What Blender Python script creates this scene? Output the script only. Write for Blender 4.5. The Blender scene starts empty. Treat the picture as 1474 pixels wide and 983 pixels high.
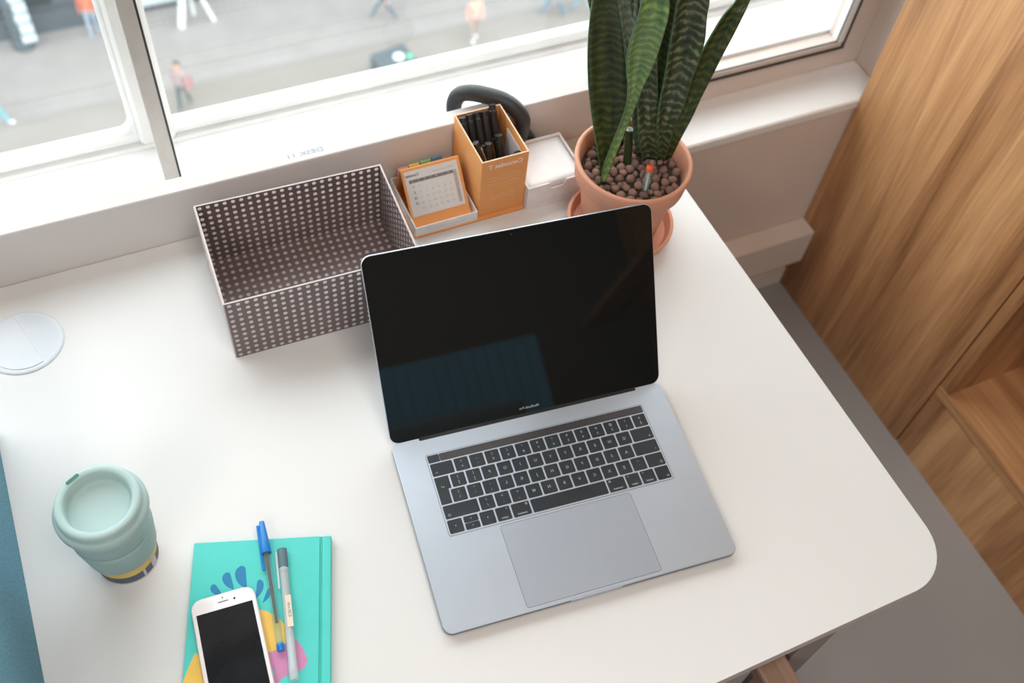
import bpy, bmesh, math, random
from mathutils import Matrix, Vector, Euler

# ------------------------------------------------------------------ camera
S = bpy.context.scene
COL = S.collection
cam_d = bpy.data.cameras.new('camera')
cam = bpy.data.objects.new('camera', cam_d)
COL.objects.link(cam)
cam.matrix_world = Matrix(((0.90998322, 0.29280196, -0.29359416, -0.1609),
                           (-0.40698482, 0.76618745, -0.49731293, -0.3270),
                           (0.07933396, 0.57203479, 0.81638368, 1.0805),
                           (0, 0, 0, 1)))
cam_d.sensor_width = 36.0
cam_d.lens = 1462.15 / 1474 * 36
cam_d.clip_start = 0.02
cam_d.clip_end = 300
cam_d.dof.use_dof = True
cam_d.dof.focus_distance = 1.16
cam_d.dof.aperture_fstop = 4.5
S.camera = cam

# ------------------------------------------------------------------ world, light, exposure
S.view_settings.view_transform = 'Standard'
S.view_settings.look = 'None'
S.view_settings.gamma = 1
S.view_settings.use_curve_mapping = False
S.view_settings.exposure = 0.0
S.cycles.use_denoising = True
S.cycles.max_bounces = 10
S.cycles.diffuse_bounces = 6
S.cycles.transparent_max_bounces = 24
S.cycles.caustics_reflective = False
S.cycles.caustics_refractive = False
S.cycles.sample_clamp_indirect = 8

W = bpy.data.worlds.new('overcast_sky')
S.world = W
W.use_nodes = True
wn = W.node_tree
for n in list(wn.nodes): wn.nodes.remove(n)
wo = wn.nodes.new('ShaderNodeOutputWorld')
wb = wn.nodes.new('ShaderNodeBackground')
wb.inputs['Color'].default_value = (0.93, 0.97, 1.0, 1)
wb.inputs['Strength'].default_value = 4.6
wn.links.new(wb.outputs[0], wo.inputs[0])

def area(name, loc, rot, sx, sy, power, color, portal=False):
    l = bpy.data.lights.new(name, 'AREA')
    l.shape = 'RECTANGLE'; l.size = sx; l.size_y = sy
    l.energy = power; l.color = color
    if portal: l.cycles.is_portal = True
    o = bpy.data.objects.new(name, l); COL.objects.link(o)
    o.location = loc; o.rotation_euler = rot
    return o
area('window_portal', (-0.3, 1.06, 0.62), (math.radians(-90), 0, 0), 3.2, 1.7, 1, (1, 1, 1), portal=True)
LAMPS = [(-1.3, -1.1), (0.1, -0.55), (-1.3, -3.0), (0.1, -3.0)]
LAMP_W = 14
for lx, ly in LAMPS[:4]:
    area('ceiling_lamp_light', (lx, ly, 1.855), (0, 0, 0), 0.55, 0.95, LAMP_W, (1.0, 0.91, 0.84))

# ------------------------------------------------------------------ materials
def ramp(nt, fac, stops):
    r = nt.nodes.new('ShaderNodeValToRGB')
    el = r.color_ramp.elements
    while len(el) < len(stops): el.new(0.5)
    for e, (p, c) in zip(el, stops):
        e.position = p; e.color = (*c, 1)
    nt.links.new(fac, r.inputs[0])
    return r.outputs[0]

def base(name, color, rough=0.5, metal=0.0, noise=0.04, nscale=60, bump=0.0, bscale=300, spec=None, coat=0):
    m = bpy.data.materials.new(name); m.use_nodes = True
    nt = m.node_tree; p = nt.nodes['Principled BSDF']
    p.inputs['Roughness'].default_value = rough
    p.inputs['Metallic'].default_value = metal
    if spec is not None: p.inputs['Specular IOR Level'].default_value = spec
    if coat: p.inputs['Coat Weight'].default_value = coat
    tc = nt.nodes.new('ShaderNodeTexCoord')
    n = nt.nodes.new('ShaderNodeTexNoise'); n.inputs['Scale'].default_value = nscale
    n.inputs['Detail'].default_value = 4
    nt.links.new(tc.outputs['Object'], n.inputs['Vector'])
    lo = tuple(max(0, c * (1 - noise)) for c in color); hi = tuple(min(1, c * (1 + noise)) for c in color)
    nt.links.new(ramp(nt, n.outputs['Fac'], [(0.3, lo), (0.7, hi)]), p.inputs['Base Color'])
    if bump:
        n2 = nt.nodes.new('ShaderNodeTexNoise'); n2.inputs['Scale'].default_value = bscale
        nt.links.new(tc.outputs['Object'], n2.inputs['Vector'])
        b = nt.nodes.new('ShaderNodeBump'); b.inputs['Strength'].default_value = bump
        b.inputs['Distance'].default_value = 0.001
        nt.links.new(n2.outputs['Fac'], b.inputs['Height']); nt.links.new(b.outputs[0], p.inputs['Normal'])
    return m

def wood(name, c1, c2, c3, axis='Z', rough=0.45):
    m = bpy.data.materials.new(name); m.use_nodes = True
    nt = m.node_tree; p = nt.nodes['Principled BSDF']; p.inputs['Roughness'].default_value = rough
    tc = nt.nodes.new('ShaderNodeTexCoord')
    def mapped(long, cross, off=0):
        mp = nt.nodes.new('ShaderNodeMapping')
        s = [cross, cross, cross]; s['XYZ'.index(axis)] = long
        mp.inputs['Scale'].default_value = s
        mp.inputs['Location'].default_value = (off, off * 2, off)
        nt.links.new(tc.outputs['Object'], mp.inputs[0]); return mp.outputs[0]
    a = nt.nodes.new('ShaderNodeTexNoise'); a.inputs['Scale'].default_value = 1; a.inputs['Detail'].default_value = 6
    a.inputs['Distortion'].default_value = 0.9
    nt.links.new(mapped(1.1, 13), a.inputs['Vector'])
    b = nt.nodes.new('ShaderNodeTexNoise'); b.inputs['Scale'].default_value = 1; b.inputs['Detail'].default_value = 8
    nt.links.new(mapped(7, 190, 3), b.inputs['Vector'])
    v = nt.nodes.new('ShaderNodeTexVoronoi'); v.inputs['Scale'].default_value = 1
    nt.links.new(mapped(0.25, 11, 7), v.inputs['Vector'])
    m1 = nt.nodes.new('ShaderNodeMix'); m1.data_type = 'FLOAT'; m1.inputs['Factor'].default_value = 0.30
    nt.links.new(a.outputs['Fac'], m1.inputs['A']); nt.links.new(b.outputs['Fac'], m1.inputs['B'])
    sx = nt.nodes.new('ShaderNodeSeparateColor'); nt.links.new(v.outputs['Color'], sx.inputs[0])
    m2 = nt.nodes.new('ShaderNodeMix'); m2.data_type = 'FLOAT'; m2.inputs['Factor'].default_value = 0.16
    nt.links.new(m1.outputs['Result'], m2.inputs['A']); nt.links.new(sx.outputs[0], m2.inputs['B'])
    nt.links.new(ramp(nt, m2.outputs['Result'], [(0.34, c1), (0.5, c2), (0.66, c3)]), p.inputs['Base Color'])
    bp_ = nt.nodes.new('ShaderNodeBump'); bp_.inputs['Strength'].default_value = 0.15; bp_.inputs['Distance'].default_value = 0.0005
    nt.links.new(b.outputs['Fac'], bp_.inputs['Height']); nt.links.new(bp_.outputs[0], p.inputs['Normal'])
    return m

def glass(name, tint=(0.985, 0.992, 0.988), refl=0.05):
    m = bpy.data.materials.new(name); m.use_nodes = True
    nt = m.node_tree
    for n in list(nt.nodes): nt.nodes.remove(n)
    o = nt.nodes.new('ShaderNodeOutputMaterial'); t = nt.nodes.new('ShaderNodeBsdfTransparent')
    g = nt.nodes.new('ShaderNodeBsdfGlossy'); g.inputs['Roughness'].default_value = 0.02
    f = nt.nodes.new('ShaderNodeFresnel'); f.inputs['IOR'].default_value = 1.45
    mx = nt.nodes.new('ShaderNodeMixShader')
    t.inputs['Color'].default_value = (*tint, 1)
    ge = nt.nodes.new('ShaderNodeNewGeometry'); iv = nt.nodes.new('ShaderNodeMath'); iv.operation = 'SUBTRACT'; iv.inputs[0].default_value = 1
    ml = nt.nodes.new('ShaderNodeMath'); ml.operation = 'MULTIPLY'
    nt.links.new(ge.outputs['Backfacing'], iv.inputs[1]); nt.links.new(iv.outputs[0], ml.inputs[0]); nt.links.new(f.outputs[0], ml.inputs[1])
    nt.links.new(ml.outputs[0], mx.inputs[0]); nt.links.new(t.outputs[0], mx.inputs[1]); nt.links.new(g.outputs[0], mx.inputs[2])
    nt.links.new(mx.outputs[0], o.inputs[0])
    return m

def clear_plastic(name, tint, milky):
    m = bpy.data.materials.new(name); m.use_nodes = True
    nt = m.node_tree
    for n in list(nt.nodes): nt.nodes.remove(n)
    o = nt.nodes.new('ShaderNodeOutputMaterial'); t = nt.nodes.new('ShaderNodeBsdfTransparent')
    g = nt.nodes.new('ShaderNodeBsdfPrincipled'); g.inputs['Roughness'].default_value = 0.15
    g.inputs['Base Color'].default_value = (*tint, 1)
    mx = nt.nodes.new('ShaderNodeMixShader'); mx.inputs[0].default_value = milky
    t.inputs['Color'].default_value = (min(1, tint[0] + .15), min(1, tint[1] + .15), min(1, tint[2] + .15), 1)
    nt.links.new(t.outputs[0], mx.inputs[1]); nt.links.new(g.outputs[0], mx.inputs[2])
    nt.links.new(mx.outputs[0], o.inputs[0])
    return m

M = {}
M['desk'] = base('white_laminate', (0.685, 0.695, 0.695), 0.42, noise=0.006, nscale=8)
M['desk_edge'] = base('desk_edge_band', (0.62, 0.56, 0.54), 0.5, noise=0.02)
M['white'] = base('white_paint', (0.85, 0.85, 0.85), 0.5, noise=0.01, nscale=6)
M['sash'] = base('old_white_gloss_paint', (0.86, 0.87, 0.87), 0.4, noise=0.03, nscale=20, bump=0.3, bscale=60)
M['wall'] = base('wall_bounce_tint', (0.70, 0.61, 0.555), 0.7, noise=0.012, nscale=5, bump=0.05)  # white wall; the warm bounce light is put into its colour
M['panel'] = base('white_melamine_panel', (0.63, 0.605, 0.595), 0.55, noise=0.008, nscale=6)
M['ceiling'] = base('ceiling_paint', (0.72, 0.70, 0.67), 0.8)
M['rear'] = base('room_wall_taupe', (0.17, 0.155, 0.14), 0.8)
M['floor'] = base('grey_floor_vinyl', (0.315, 0.298, 0.292), 0.5, noise=0.05, nscale=3)
M['alu'] = base('aluminium_strip', (0.62, 0.61, 0.59), 0.35, metal=0.5)
M['stile'] = base('painted_metal_stile', (0.50, 0.48, 0.45), 0.45)
M['gasket'] = base('dark_gasket', (0.03, 0.035, 0.035), 0.6)
M['glass'] = glass('window_glass')
M['wood'] = wood('oak_veneer', (0.23, 0.097, 0.036), (0.49, 0.245, 0.105), (0.72, 0.405, 0.19), 'Z')
M['wood_y'] = wood('oak_veneer_shelf', (0.26, 0.115, 0.045), (0.47, 0.235, 0.10), (0.66, 0.37, 0.175), 'Y')
M['chairwood'] = wood('chair_wood', (0.22, 0.14, 0.10), (0.30, 0.19, 0.14), (0.38, 0.25, 0.19), 'Y')
M['metal'] = base('space_grey_aluminium', (0.58, 0.655, 0.745), 0.36, metal=0.7, noise=0.01, nscale=40)
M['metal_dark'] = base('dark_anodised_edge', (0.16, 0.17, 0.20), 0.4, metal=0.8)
M['pad'] = base('trackpad_glass', (0.50, 0.565, 0.65), 0.34, metal=0.65, noise=0.01)
M['screen'] = base('black_display_glass', (0.008, 0.0095, 0.0095), 0.03, noise=0.0, spec=0.5)
M['black'] = base('black_plastic', (0.012, 0.012, 0.013), 0.4)
M['key'] = base('dark_keycap', (0.012, 0.018, 0.024), 0.38, noise=0.25, nscale=25, spec=0.6)
M['touchbar'] = base('touch_strip_glass', (0.055, 0.05, 0.055), 0.25)
M['legend'] = base('key_legend_grey', (0.42, 0.46, 0.48), 0.6)
M['mesh'] = base('perforated_brown_card', (0.155, 0.112, 0.112), 0.33, noise=0.06)
M['mesh_white'] = base('card_cut_edge', (0.52, 0.46, 0.455), 0.6)
M['orange'] = base('orange_card', (0.76, 0.345, 0.115), 0.6, noise=0.03)
M['card_white'] = base('white_card', (0.78, 0.76, 0.75), 0.6)
M['card_inside'] = base('white_card_lining', (0.72, 0.74, 0.78), 0.6)
M['paper'] = base('white_paper', (0.84, 0.86, 0.88), 0.7, noise=0.01)
M['paper_grey'] = base('printed_sheet', (0.68, 0.68, 0.68), 0.7, noise=0.01)
M['ink_grey'] = base('grey_ink', (0.18, 0.18, 0.18), 0.7)
M['ink_light'] = base('light_grey_ink', (0.42, 0.41, 0.41), 0.7)
M['ink_dark'] = base('dark_ink', (0.05, 0.05, 0.055), 0.7)
M['ink_white'] = base('white_ink', (0.88, 0.72, 0.62), 0.7)
M['ink_faint'] = base('faint_pink_ink', (0.88, 0.58, 0.36), 0.7)
M['ink_faint2'] = base('faint_grey_ink', (0.62, 0.58, 0.58), 0.7)
M['ink_blue'] = base('faded_blue_ink', (0.28, 0.34, 0.47), 0.7)
M['terracotta'] = base('terracotta', (0.62, 0.29, 0.185), 0.7, noise=0.07, nscale=14, bump=0.25, bscale=120)
M['soil'] = base('dark_substrate', (0.05, 0.032, 0.025), 0.9, noise=0.4, nscale=80)
for i, c in enumerate([(0.25, 0.150, 0.115), (0.33, 0.20, 0.15), (0.20, 0.125, 0.10)]):
    M['peb%d' % i] = base('baked_clay_%s' % 'abc'[i], c, 0.8, noise=0.35, nscale=220, bump=0.6, bscale=500)
M['blackpen'] = base('black_pen_plastic', (0.018, 0.017, 0.017), 0.35)
M['chrome'] = base('pen_silver', (0.65, 0.65, 0.66), 0.25, metal=0.9)
M['brownpen'] = base('brown_pen_plastic', (0.16, 0.07, 0.045), 0.4)
M['foam'] = base('dark_headband_padding', (0.022, 0.024, 0.027), 0.5, noise=0.1, bump=0.2)
M['cup'] = base('duck_egg_silicone', (0.30, 0.44, 0.435), 0.5, noise=0.01)
M['cup_in'] = base('duck_egg_silicone_lid', (0.365, 0.51, 0.505), 0.5, noise=0.01)
M['green_dark'] = base('sip_hole_green', (0.04, 0.17, 0.12), 0.6)
M['yellow'] = base('yellow_print', (0.70, 0.50, 0.11), 0.5)
M['navy'] = base('navy_print', (0.06, 0.075, 0.135), 0.5)
M['cup_base'] = base('cup_pale_grey', (0.56, 0.53, 0.54), 0.5)
M['teal'] = base('turquoise_cover', (0.075, 0.58, 0.53), 0.42, noise=0.02)
M['teal_dark'] = base('turquoise_groove', (0.03, 0.43, 0.37), 0.5)
M['blue_print'] = base('blue_petal_print', (0.012, 0.20, 0.42), 0.45)
M['mustard'] = base('mustard_print', (0.78, 0.50, 0.10), 0.45)
M['pink'] = base('pink_print', (0.55, 0.23, 0.42), 0.45)
M['pages'] = base('page_block', (0.75, 0.74, 0.70), 0.8)
M['phone'] = base('white_phone_glass', (0.80, 0.77, 0.78), 0.15, noise=0.005)
M['phone_side'] = base('silver_phone_side', (0.68, 0.66, 0.66), 0.3, metal=0.6)
M['phone_screen'] = base('phone_black_screen', (0.012, 0.015, 0.018), 0.08, noise=0.3, nscale=30)
M['bicblue'] = base('blue_pen_cap', (0.01, 0.20, 0.60), 0.3)
M['clear'] = clear_plastic('clear_plastic', (0.72, 0.80, 0.80), 0.12)
M['frost'] = clear_plastic('frosted_plastic', (0.72, 0.80, 0.82), 0.55)
M['frost_grey'] = clear_plastic('smoky_plastic', (0.24, 0.34, 0.38), 0.5)
M['sticker'] = base('cream_sticker', (0.72, 0.66, 0.54), 0.7)
M['redorange'] = base('indicator_red', (0.75, 0.13, 0.05), 0.4)
M['felt'] = base('blue_felt', (0.11, 0.27, 0.36), 0.95, noise=0.25, nscale=350, bump=0.8, bscale=700)
M['blue_rib'] = base('blue_rib_fabric', (0.16, 0.40, 0.56), 0.9)
M['grommet'] = base('pale_blue_plastic', (0.66, 0.71, 0.76), 0.4, noise=0.01)
M['leg_metal'] = base('taupe_powder_coat', (0.30, 0.26, 0.25), 0.5)
M['seat'] = base('grey_seat_fabric', (0.17, 0.20, 0.22), 0.9, noise=0.2, nscale=200)
M['tabs'] = [base('tab_%s' % n, c, 0.5) for n, c in (('pink', (0.85, 0.42, 0.40)), ('yellow', (0.88, 0.74, 0.20)), ('green', (0.25, 0.60, 0.30)), ('blue', (0.12, 0.28, 0.45)))]
def lampmat():
    m = bpy.data.materials.new('lamp_diffuser'); m.use_nodes = True
    p = m.node_tree.nodes['Principled BSDF']
    p.inputs['Emission Color'].default_value = (1, 0.88, 0.76, 1); p.inputs['Emission Strength'].default_value = 1.2
    return m
M['lamp'] = lampmat()

# translucent white discs filling the holes, standing in for brightness seen through them
def dotmat():
    m = bpy.data.materials.new('translucent_white_dot'); m.use_nodes = True
    nt = m.node_tree
    for n in list(nt.nodes): nt.nodes.remove(n)
    o = nt.nodes.new('ShaderNodeOutputMaterial')
    d = nt.nodes.new('ShaderNodeBsdfDiffuse'); d.inputs['Color'].default_value = (0.78, 0.72, 0.71, 1)
    t = nt.nodes.new('ShaderNodeBsdfTranslucent'); t.inputs['Color'].default_value = (0.85, 0.80, 0.79, 1)
    x = nt.nodes.new('ShaderNodeMixShader'); x.inputs[0].default_value = 0.35
    y = nt.nodes.new('ShaderNodeMixShader'); y.inputs[0].default_value = 0.22
    tr = nt.nodes.new('ShaderNodeBsdfTransparent')
    nt.links.new(d.outputs[0], x.inputs[1]); nt.links.new(t.outputs[0], x.inputs[2])
    nt.links.new(x.outputs[0], y.inputs[1]); nt.links.new(tr.outputs[0], y.inputs[2])
    nt.links.new(y.outputs[0], o.inputs[0])
    return m
M['dot'] = dotmat()

def leafmat(name, dark, mid, light, streak=0.0):
    m = bpy.data.materials.new(name); m.use_nodes = True
    nt = m.node_tree; p = nt.nodes['Principled BSDF']; p.inputs['Roughness'].default_value = 0.38
    p.inputs['Specular IOR Level'].default_value = 0.4
    uv = nt.nodes.new('ShaderNodeUVMap'); uv.uv_map = 'UVMap'
    mp = nt.nodes.new('ShaderNodeMapping'); mp.inputs['Scale'].default_value = (0.28, 1, 1)
    nt.links.new(uv.outputs[0], mp.inputs[0])
    w = nt.nodes.new('ShaderNodeTexWave'); w.bands_direction = 'Y'; w.inputs['Scale'].default_value = 5.5
    w.inputs['Distortion'].default_value = 6.5; w.inputs['Detail'].default_value = 5; w.inputs['Detail Scale'].default_value = 1.6
    nt.links.new(mp.outputs[0], w.inputs['Vector'])
    n = nt.nodes.new('ShaderNodeTexNoise'); n.inputs['Scale'].default_value = 4; n.inputs['Detail'].default_value = 7
    nt.links.new(uv.outputs[0], n.inputs['Vector'])
    mx = nt.nodes.new('ShaderNodeMix'); mx.data_type = 'FLOAT'; mx.inputs['Factor'].default_value = 0.68
    nt.links.new(w.outputs['Fac'], mx.inputs['A']); nt.links.new(n.outputs['Fac'], mx.inputs['B'])
    nt.links.new(ramp(nt, mx.outputs['Result'], [(0.26, dark), (0.40, mid), (0.52, mid), (0.72, light)]), p.inputs['Base Color'])
    p.inputs['Subsurface Weight'].default_value = 0.0
    return m
M['leaf_dark'] = leafmat('leaf_dark_green', (0.008, 0.020, 0.008), (0.035, 0.052, 0.015), (0.095, 0.105, 0.022))
M['leaf_light'] = leafmat('leaf_fresh_green', (0.07, 0.15, 0.06), (0.14, 0.25, 0.085), (0.27, 0.40, 0.13))
M['leaf_grey'] = leafmat('leaf_grey_green', (0.07, 0.10, 0.08), (0.15, 0.19, 0.15), (0.28, 0.32, 0.27))
M['leaf_mottle'] = leafmat('leaf_mottled', (0.012, 0.024, 0.014), (0.038, 0.058, 0.026), (0.19, 0.21, 0.11))
M['leaf_edge'] = base('leaf_margin', (0.05, 0.12, 0.05), 0.4)

# ------------------------------------------------------------------ object helpers
def tag(o, label=None, cat=None, group=None, kind=None):
    if label: o['label'] = label
    if cat: o['category'] = cat
    if group: o['group'] = group
    if kind: o['kind'] = kind
    return o

def empty(name, loc=(0, 0, 0), rz=0.0, label=None, cat=None, group=None, kind=None):
    o = bpy.data.objects.new(name, None); COL.objects.link(o)
    o.empty_display_size = 0.05
    o.location = loc; o.rotation_euler = (0, 0, rz)
    return tag(o, label, cat, group, kind)

def link(name, me, parent=None, loc=(0, 0, 0), rot=(0, 0, 0)):
    o = bpy.data.objects.new(name, me); COL.objects.link(o)
    o.location = loc; o.rotation_euler = rot
    if parent is not None: o.parent = parent
    return o

def bm_obj(name, bm, mats, parent=None, loc=(0, 0, 0), rot=(0, 0, 0), smooth=False, angle=None):
    bmesh.ops.recalc_face_normals(bm, faces=bm.faces[:])
    me = bpy.data.meshes.new(name); bm.to_mesh(me); bm.free()
    for m in (mats if isinstance(mats, (list, tuple)) else [mats]): me.materials.append(m)
    if smooth:
        me.shade_smooth()
        if angle is not None:
            me.set_sharp_from_angle(angle=math.radians(angle))
    return link(name, me, parent, loc, rot)

def add_box(bm, a, b, bevel=0.0, seg=1, mi=0):
    x0, y0, z0 = a; x1, y1, z1 = b
    vs = [bm.verts.new(p) for p in ((x0, y0, z0), (x1, y0, z0), (x1, y1, z0), (x0, y1, z0), (x0, y0, z1), (x1, y0, z1), (x1, y1, z1), (x0, y1, z1))]
    fs = [bm.faces.new([vs[i] for i in q]) for q in ((3, 2, 1, 0), (4, 5, 6, 7), (0, 1, 5, 4), (1, 2, 6, 5), (2, 3, 7, 6), (3, 0, 4, 7))]
    for f in fs: f.material_index = mi
    if bevel:
        es = list({e for f in fs for e in f.edges})
        bmesh.ops.bevel(bm, geom=es, offset=bevel, segments=seg, affect='EDGES', profile=0.5)
    return vs

def box(name, a, b, mat, parent=None, bevel=0.0, seg=1, loc=(0, 0, 0), rot=(0, 0, 0)):
    bm = bmesh.new(); add_box(bm, a, b, bevel, seg)
    return bm_obj(name, bm, mat, parent, loc, rot)

def rrect(x0, y0, x1, y1, r, n=6):
    pts = []
    for cx, cy, a0 in ((x1 - r, y1 - r, 0), (x0 + r, y1 - r, 90), (x0 + r, y0 + r, 180), (x1 - r, y0 + r, 270)):
        for i in range(n + 1):
            a = math.radians(a0 + 90 * i / n); pts.append((cx + r * math.cos(a), cy + r * math.sin(a)))
    return pts

def add_prism(bm, pts, z0, z1, bevel=0.0, seg=2, bottom_bevel=0.0):
    lo = [bm.verts.new((x, y, z0)) for x, y in pts]; hi = [bm.verts.new((x, y, z1)) for x, y in pts]
    bf = bm.faces.new(lo[::-1]); tf = bm.faces.new(hi)
    n = len(pts)
    for i in range(n): bm.faces.new((lo[i], lo[(i + 1) % n], hi[(i + 1) % n], hi[i]))
    if bevel: bmesh.ops.bevel(bm, geom=list(tf.edges), offset=bevel, segments=seg, affect='EDGES', profile=0.5)
    if bottom_bevel: bmesh.ops.bevel(bm, geom=list(bf.edges), offset=bottom_bevel, segments=seg, affect='EDGES', profile=0.5)

def prism(name, pts, z0, z1, mat, parent=None, bevel=0.0, bottom_bevel=0.0, loc=(0, 0, 0), rot=(0, 0, 0), smooth=False):
    bm = bmesh.new(); add_prism(bm, pts, z0, z1, bevel, 2, bottom_bevel)
    return bm_obj(name, bm, mat, parent, loc, rot, smooth, 35 if smooth else None)

def lathe(name, prof, mat, parent=None, loc=(0, 0, 0), rot=(0, 0, 0), n=64, smooth=True, angle=40):
    bm = bmesh.new(); rings = []
    for r, z in prof:
        if r < 1e-6: rings.append([bm.verts.new((0, 0, z))])
        else: rings.append([bm.verts.new((r * math.cos(2 * math.pi * i / n), r * math.sin(2 * math.pi * i / n), z)) for i in range(n)])
    for A, B in zip(rings, rings[1:]):
        for i in range(n):
            j = (i + 1) % n
            if len(A) == 1 and len(B) == 1: continue
            if len(A) == 1: bm.faces.new((A[0], B[j], B[i]))
            elif len(B) == 1: bm.faces.new((A[i], A[j], B[0]))
            else: bm.faces.new((A[i], A[j], B[j], B[i]))
    return bm_obj(name, bm, mat, parent, loc, rot, smooth, angle)

def between(o, p, q):
    """orient a part whose axis is +Z from p towards q"""
    p = Vector(p); q = Vector(q); d = q - p
    o.location = p; o.rotation_euler = d.to_track_quat('Z', 'X').to_euler()
    return o

def text(name, s, size, mat, parent=None, loc=(0, 0, 0), rot=(0, 0, 0), ext=0.00006, mirror=True, align='CENTER', xs=1.0, bold=0.0):
    c = bpy.data.curves.new(name, 'FONT'); c.body = s; c.size = size; c.align_x = align; c.align_y = 'CENTER'
    c.extrude = ext; c.resolution_u = 2; c.offset = bold
    tmp = bpy.data.objects.new('tmp', c); COL.objects.link(tmp)
    dg = bpy.context.evaluated_depsgraph_get()
    me = bpy.data.meshes.new_from_object(tmp.evaluated_get(dg))
    bpy.data.objects.remove(tmp); bpy.data.curves.remove(c)
    if mirror:
        for v in me.vertices: v.co.x = -v.co.x * xs
        me.flip_normals()
    me.materials.clear(); me.materials.append(mat)
    return link(name, me, parent, loc, rot)

def add_tube(bm, path, radii, n=10, caps=True, flat=1.0):
    path = [Vector(p) for p in path]
    if not isinstance(radii, (list, tuple)): radii = [radii] * len(path)
    rings = []; up = None
    for i, p in enumerate(path):
        t = (path[min(i + 1, len(path) - 1)] - path[max(i - 1, 0)]).normalized()
        if up is None:
            up = Vector((0, 0, 1)) if abs(t.z) < 0.9 else Vector((1, 0, 0))
        a = t.cross(up).normalized(); b = a.cross(t).normalized(); up = b
        r = radii[i]
        rings.append([bm.verts.new(p + (a * math.cos(2 * math.pi * k / n) + b * flat * math.sin(2 * math.pi * k / n)) * r) for k in range(n)])
    for A, B in zip(rings, rings[1:]):
        for k in range(n): bm.faces.new((A[k], A[(k + 1) % n], B[(k + 1) % n], B[k]))
    if caps: bm.faces.new(rings[0][::-1]); bm.faces.new(rings[-1])

def tube(name, path, r, mat, parent=None, n=12, flat=1.0, loc=(0, 0, 0), rot=(0, 0, 0)):
    bm = bmesh.new(); add_tube(bm, path, r, n, True, flat)
    return bm_obj(name, bm, mat, parent, loc, rot, True, 50)

def catmull(P, k=6):
    P = [Vector(p) for p in P]; out = []
    Q = [P[0]] + P + [P[-1]]
    for i in range(1, len(Q) - 2):
        for j in range(k):
            t = j / k
            out.append(0.5 * ((2 * Q[i]) + (-Q[i-1] + Q[i+1]) * t + (2*Q[i-1] - 5*Q[i] + 4*Q[i+1] - Q[i+2]) * t*t + (-Q[i-1] + 3*Q[i] - 3*Q[i+1] + Q[i+2]) * t**3))
    out.append(P[-1]); return out

R = math.radians
# ------------------------------------------------------------------ setting
FLZ = -0.72; CEZ = 1.90; WY = 0.718; SILL = -0.178; CABX = 1.14
def struct(name, a, b, mat, bevel=0):
    return tag(box(name, a, b, mat, None, bevel), kind='structure')
struct('floor', (-3.2, -4.2, FLZ - 0.05), (1.6, 1.0, FLZ), M['floor'])
struct('ceiling', (-3.2, -4.2, CEZ), (1.6, 1.0, CEZ + 0.05), M['ceiling'])
struct('wall_left', (-3.25, -4.2, FLZ), (-3.2, 1.0, CEZ), M['rear'])
struct('wall_front', (-3.2, -4.25, FLZ), (1.6, -4.2, CEZ), M['rear'])
# window wall: apron, both sides, lintel joined as one wall with an opening
bm = bmesh.new()
add_box(bm, (-3.2, WY, FLZ), (1.6, 1.0, SILL - 0.022))
add_box(bm, (1.2, WY, SILL - 0.022), (1.6, 1.0, CEZ))
add_box(bm, (-3.2, WY, SILL - 0.022), (-2.2, 1.0, CEZ))
add_box(bm, (-2.2, WY, 1.45), (1.2, 1.0, CEZ))
tag(bm_obj('wall_back', bm, M['wall']), kind='structure')
struct('trim_1', (-2.2, WY - 0.004, SILL - 0.022), (1.2, 1.03, SILL), M['white'], 0.003)
# pipe boxing and skirting under the window
struct('trim_2', (-3.2, 0.672, -0.61), (CABX, WY, -0.512), M['wall'], 0.002)
struct('baseboard_back', (-3.2, 0.700, FLZ), (CABX, WY, -0.665), M['wall'], 0.003)
struct('wall_right', (1.52, -4.2, FLZ), (1.6, WY, CEZ), M['rear'])

# inner sliding glazing
w1 = empty('window_1', (0, 0.80, SILL), kind='structure')
def wbox(name, a, b, mat, bevel=0.0, par=w1, off=(0, 0.80, SILL)):
    return box(name, tuple(p - q for p, q in zip(a, off)), tuple(p - q for p, q in zip(b, off)), mat, par, bevel)
TOPZ = 1.45
wbox('timber_frame', (-2.2, 0.812, SILL), (1.2, 0.85, -0.124), M['wall'], 0.002)
wbox('timber_frame', (1.137, 0.812, -0.124), (1.2, 0.85, TOPZ), M['wall'], 0.002)
wbox('rubber_gasket', (-2.2, 0.801, -0.124), (1.139, 0.826, -0.1195), M['gasket'])
wbox('bottom_track', (-2.2, 0.803, -0.1195), (1.133, 0.822, -0.108), M['wall'], 0.001)
wbox('rubber_gasket', (-0.09, 0.8055, -0.108), (1.121, 0.8080, -0.1065), M['gasket'])
wbox('rubber_gasket', (1.1335, 0.800, -0.1195), (1.137, 0.826, TOPZ), M['gasket'])
wbox('side_track', (1.120, 0.802, -0.108), (1.1335, 0.822, TOPZ), M['white'], 0.001)
wbox('rubber_gasket', (1.1185, 0.804, -0.108), (1.120, 0.8065, TOPZ), M['gasket'])
wbox('sash_stile', (-0.117, 0.792, -0.108), (-0.0965, 0.818, TOPZ), M['stile'], 0.001)
wbox('rubber_gasket', (-0.0965, 0.794, -0.108), (-0.0935, 0.816, TOPZ), M['gasket'])
wbox('glass_pane', (-0.0935, 0.810, -0.1055), (1.1175, 0.814, TOPZ), M['glass'])
wbox('glass_pane', (-2.2, 0.802, -0.108), (-0.117, 0.806, TOPZ), M['glass'])

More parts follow.
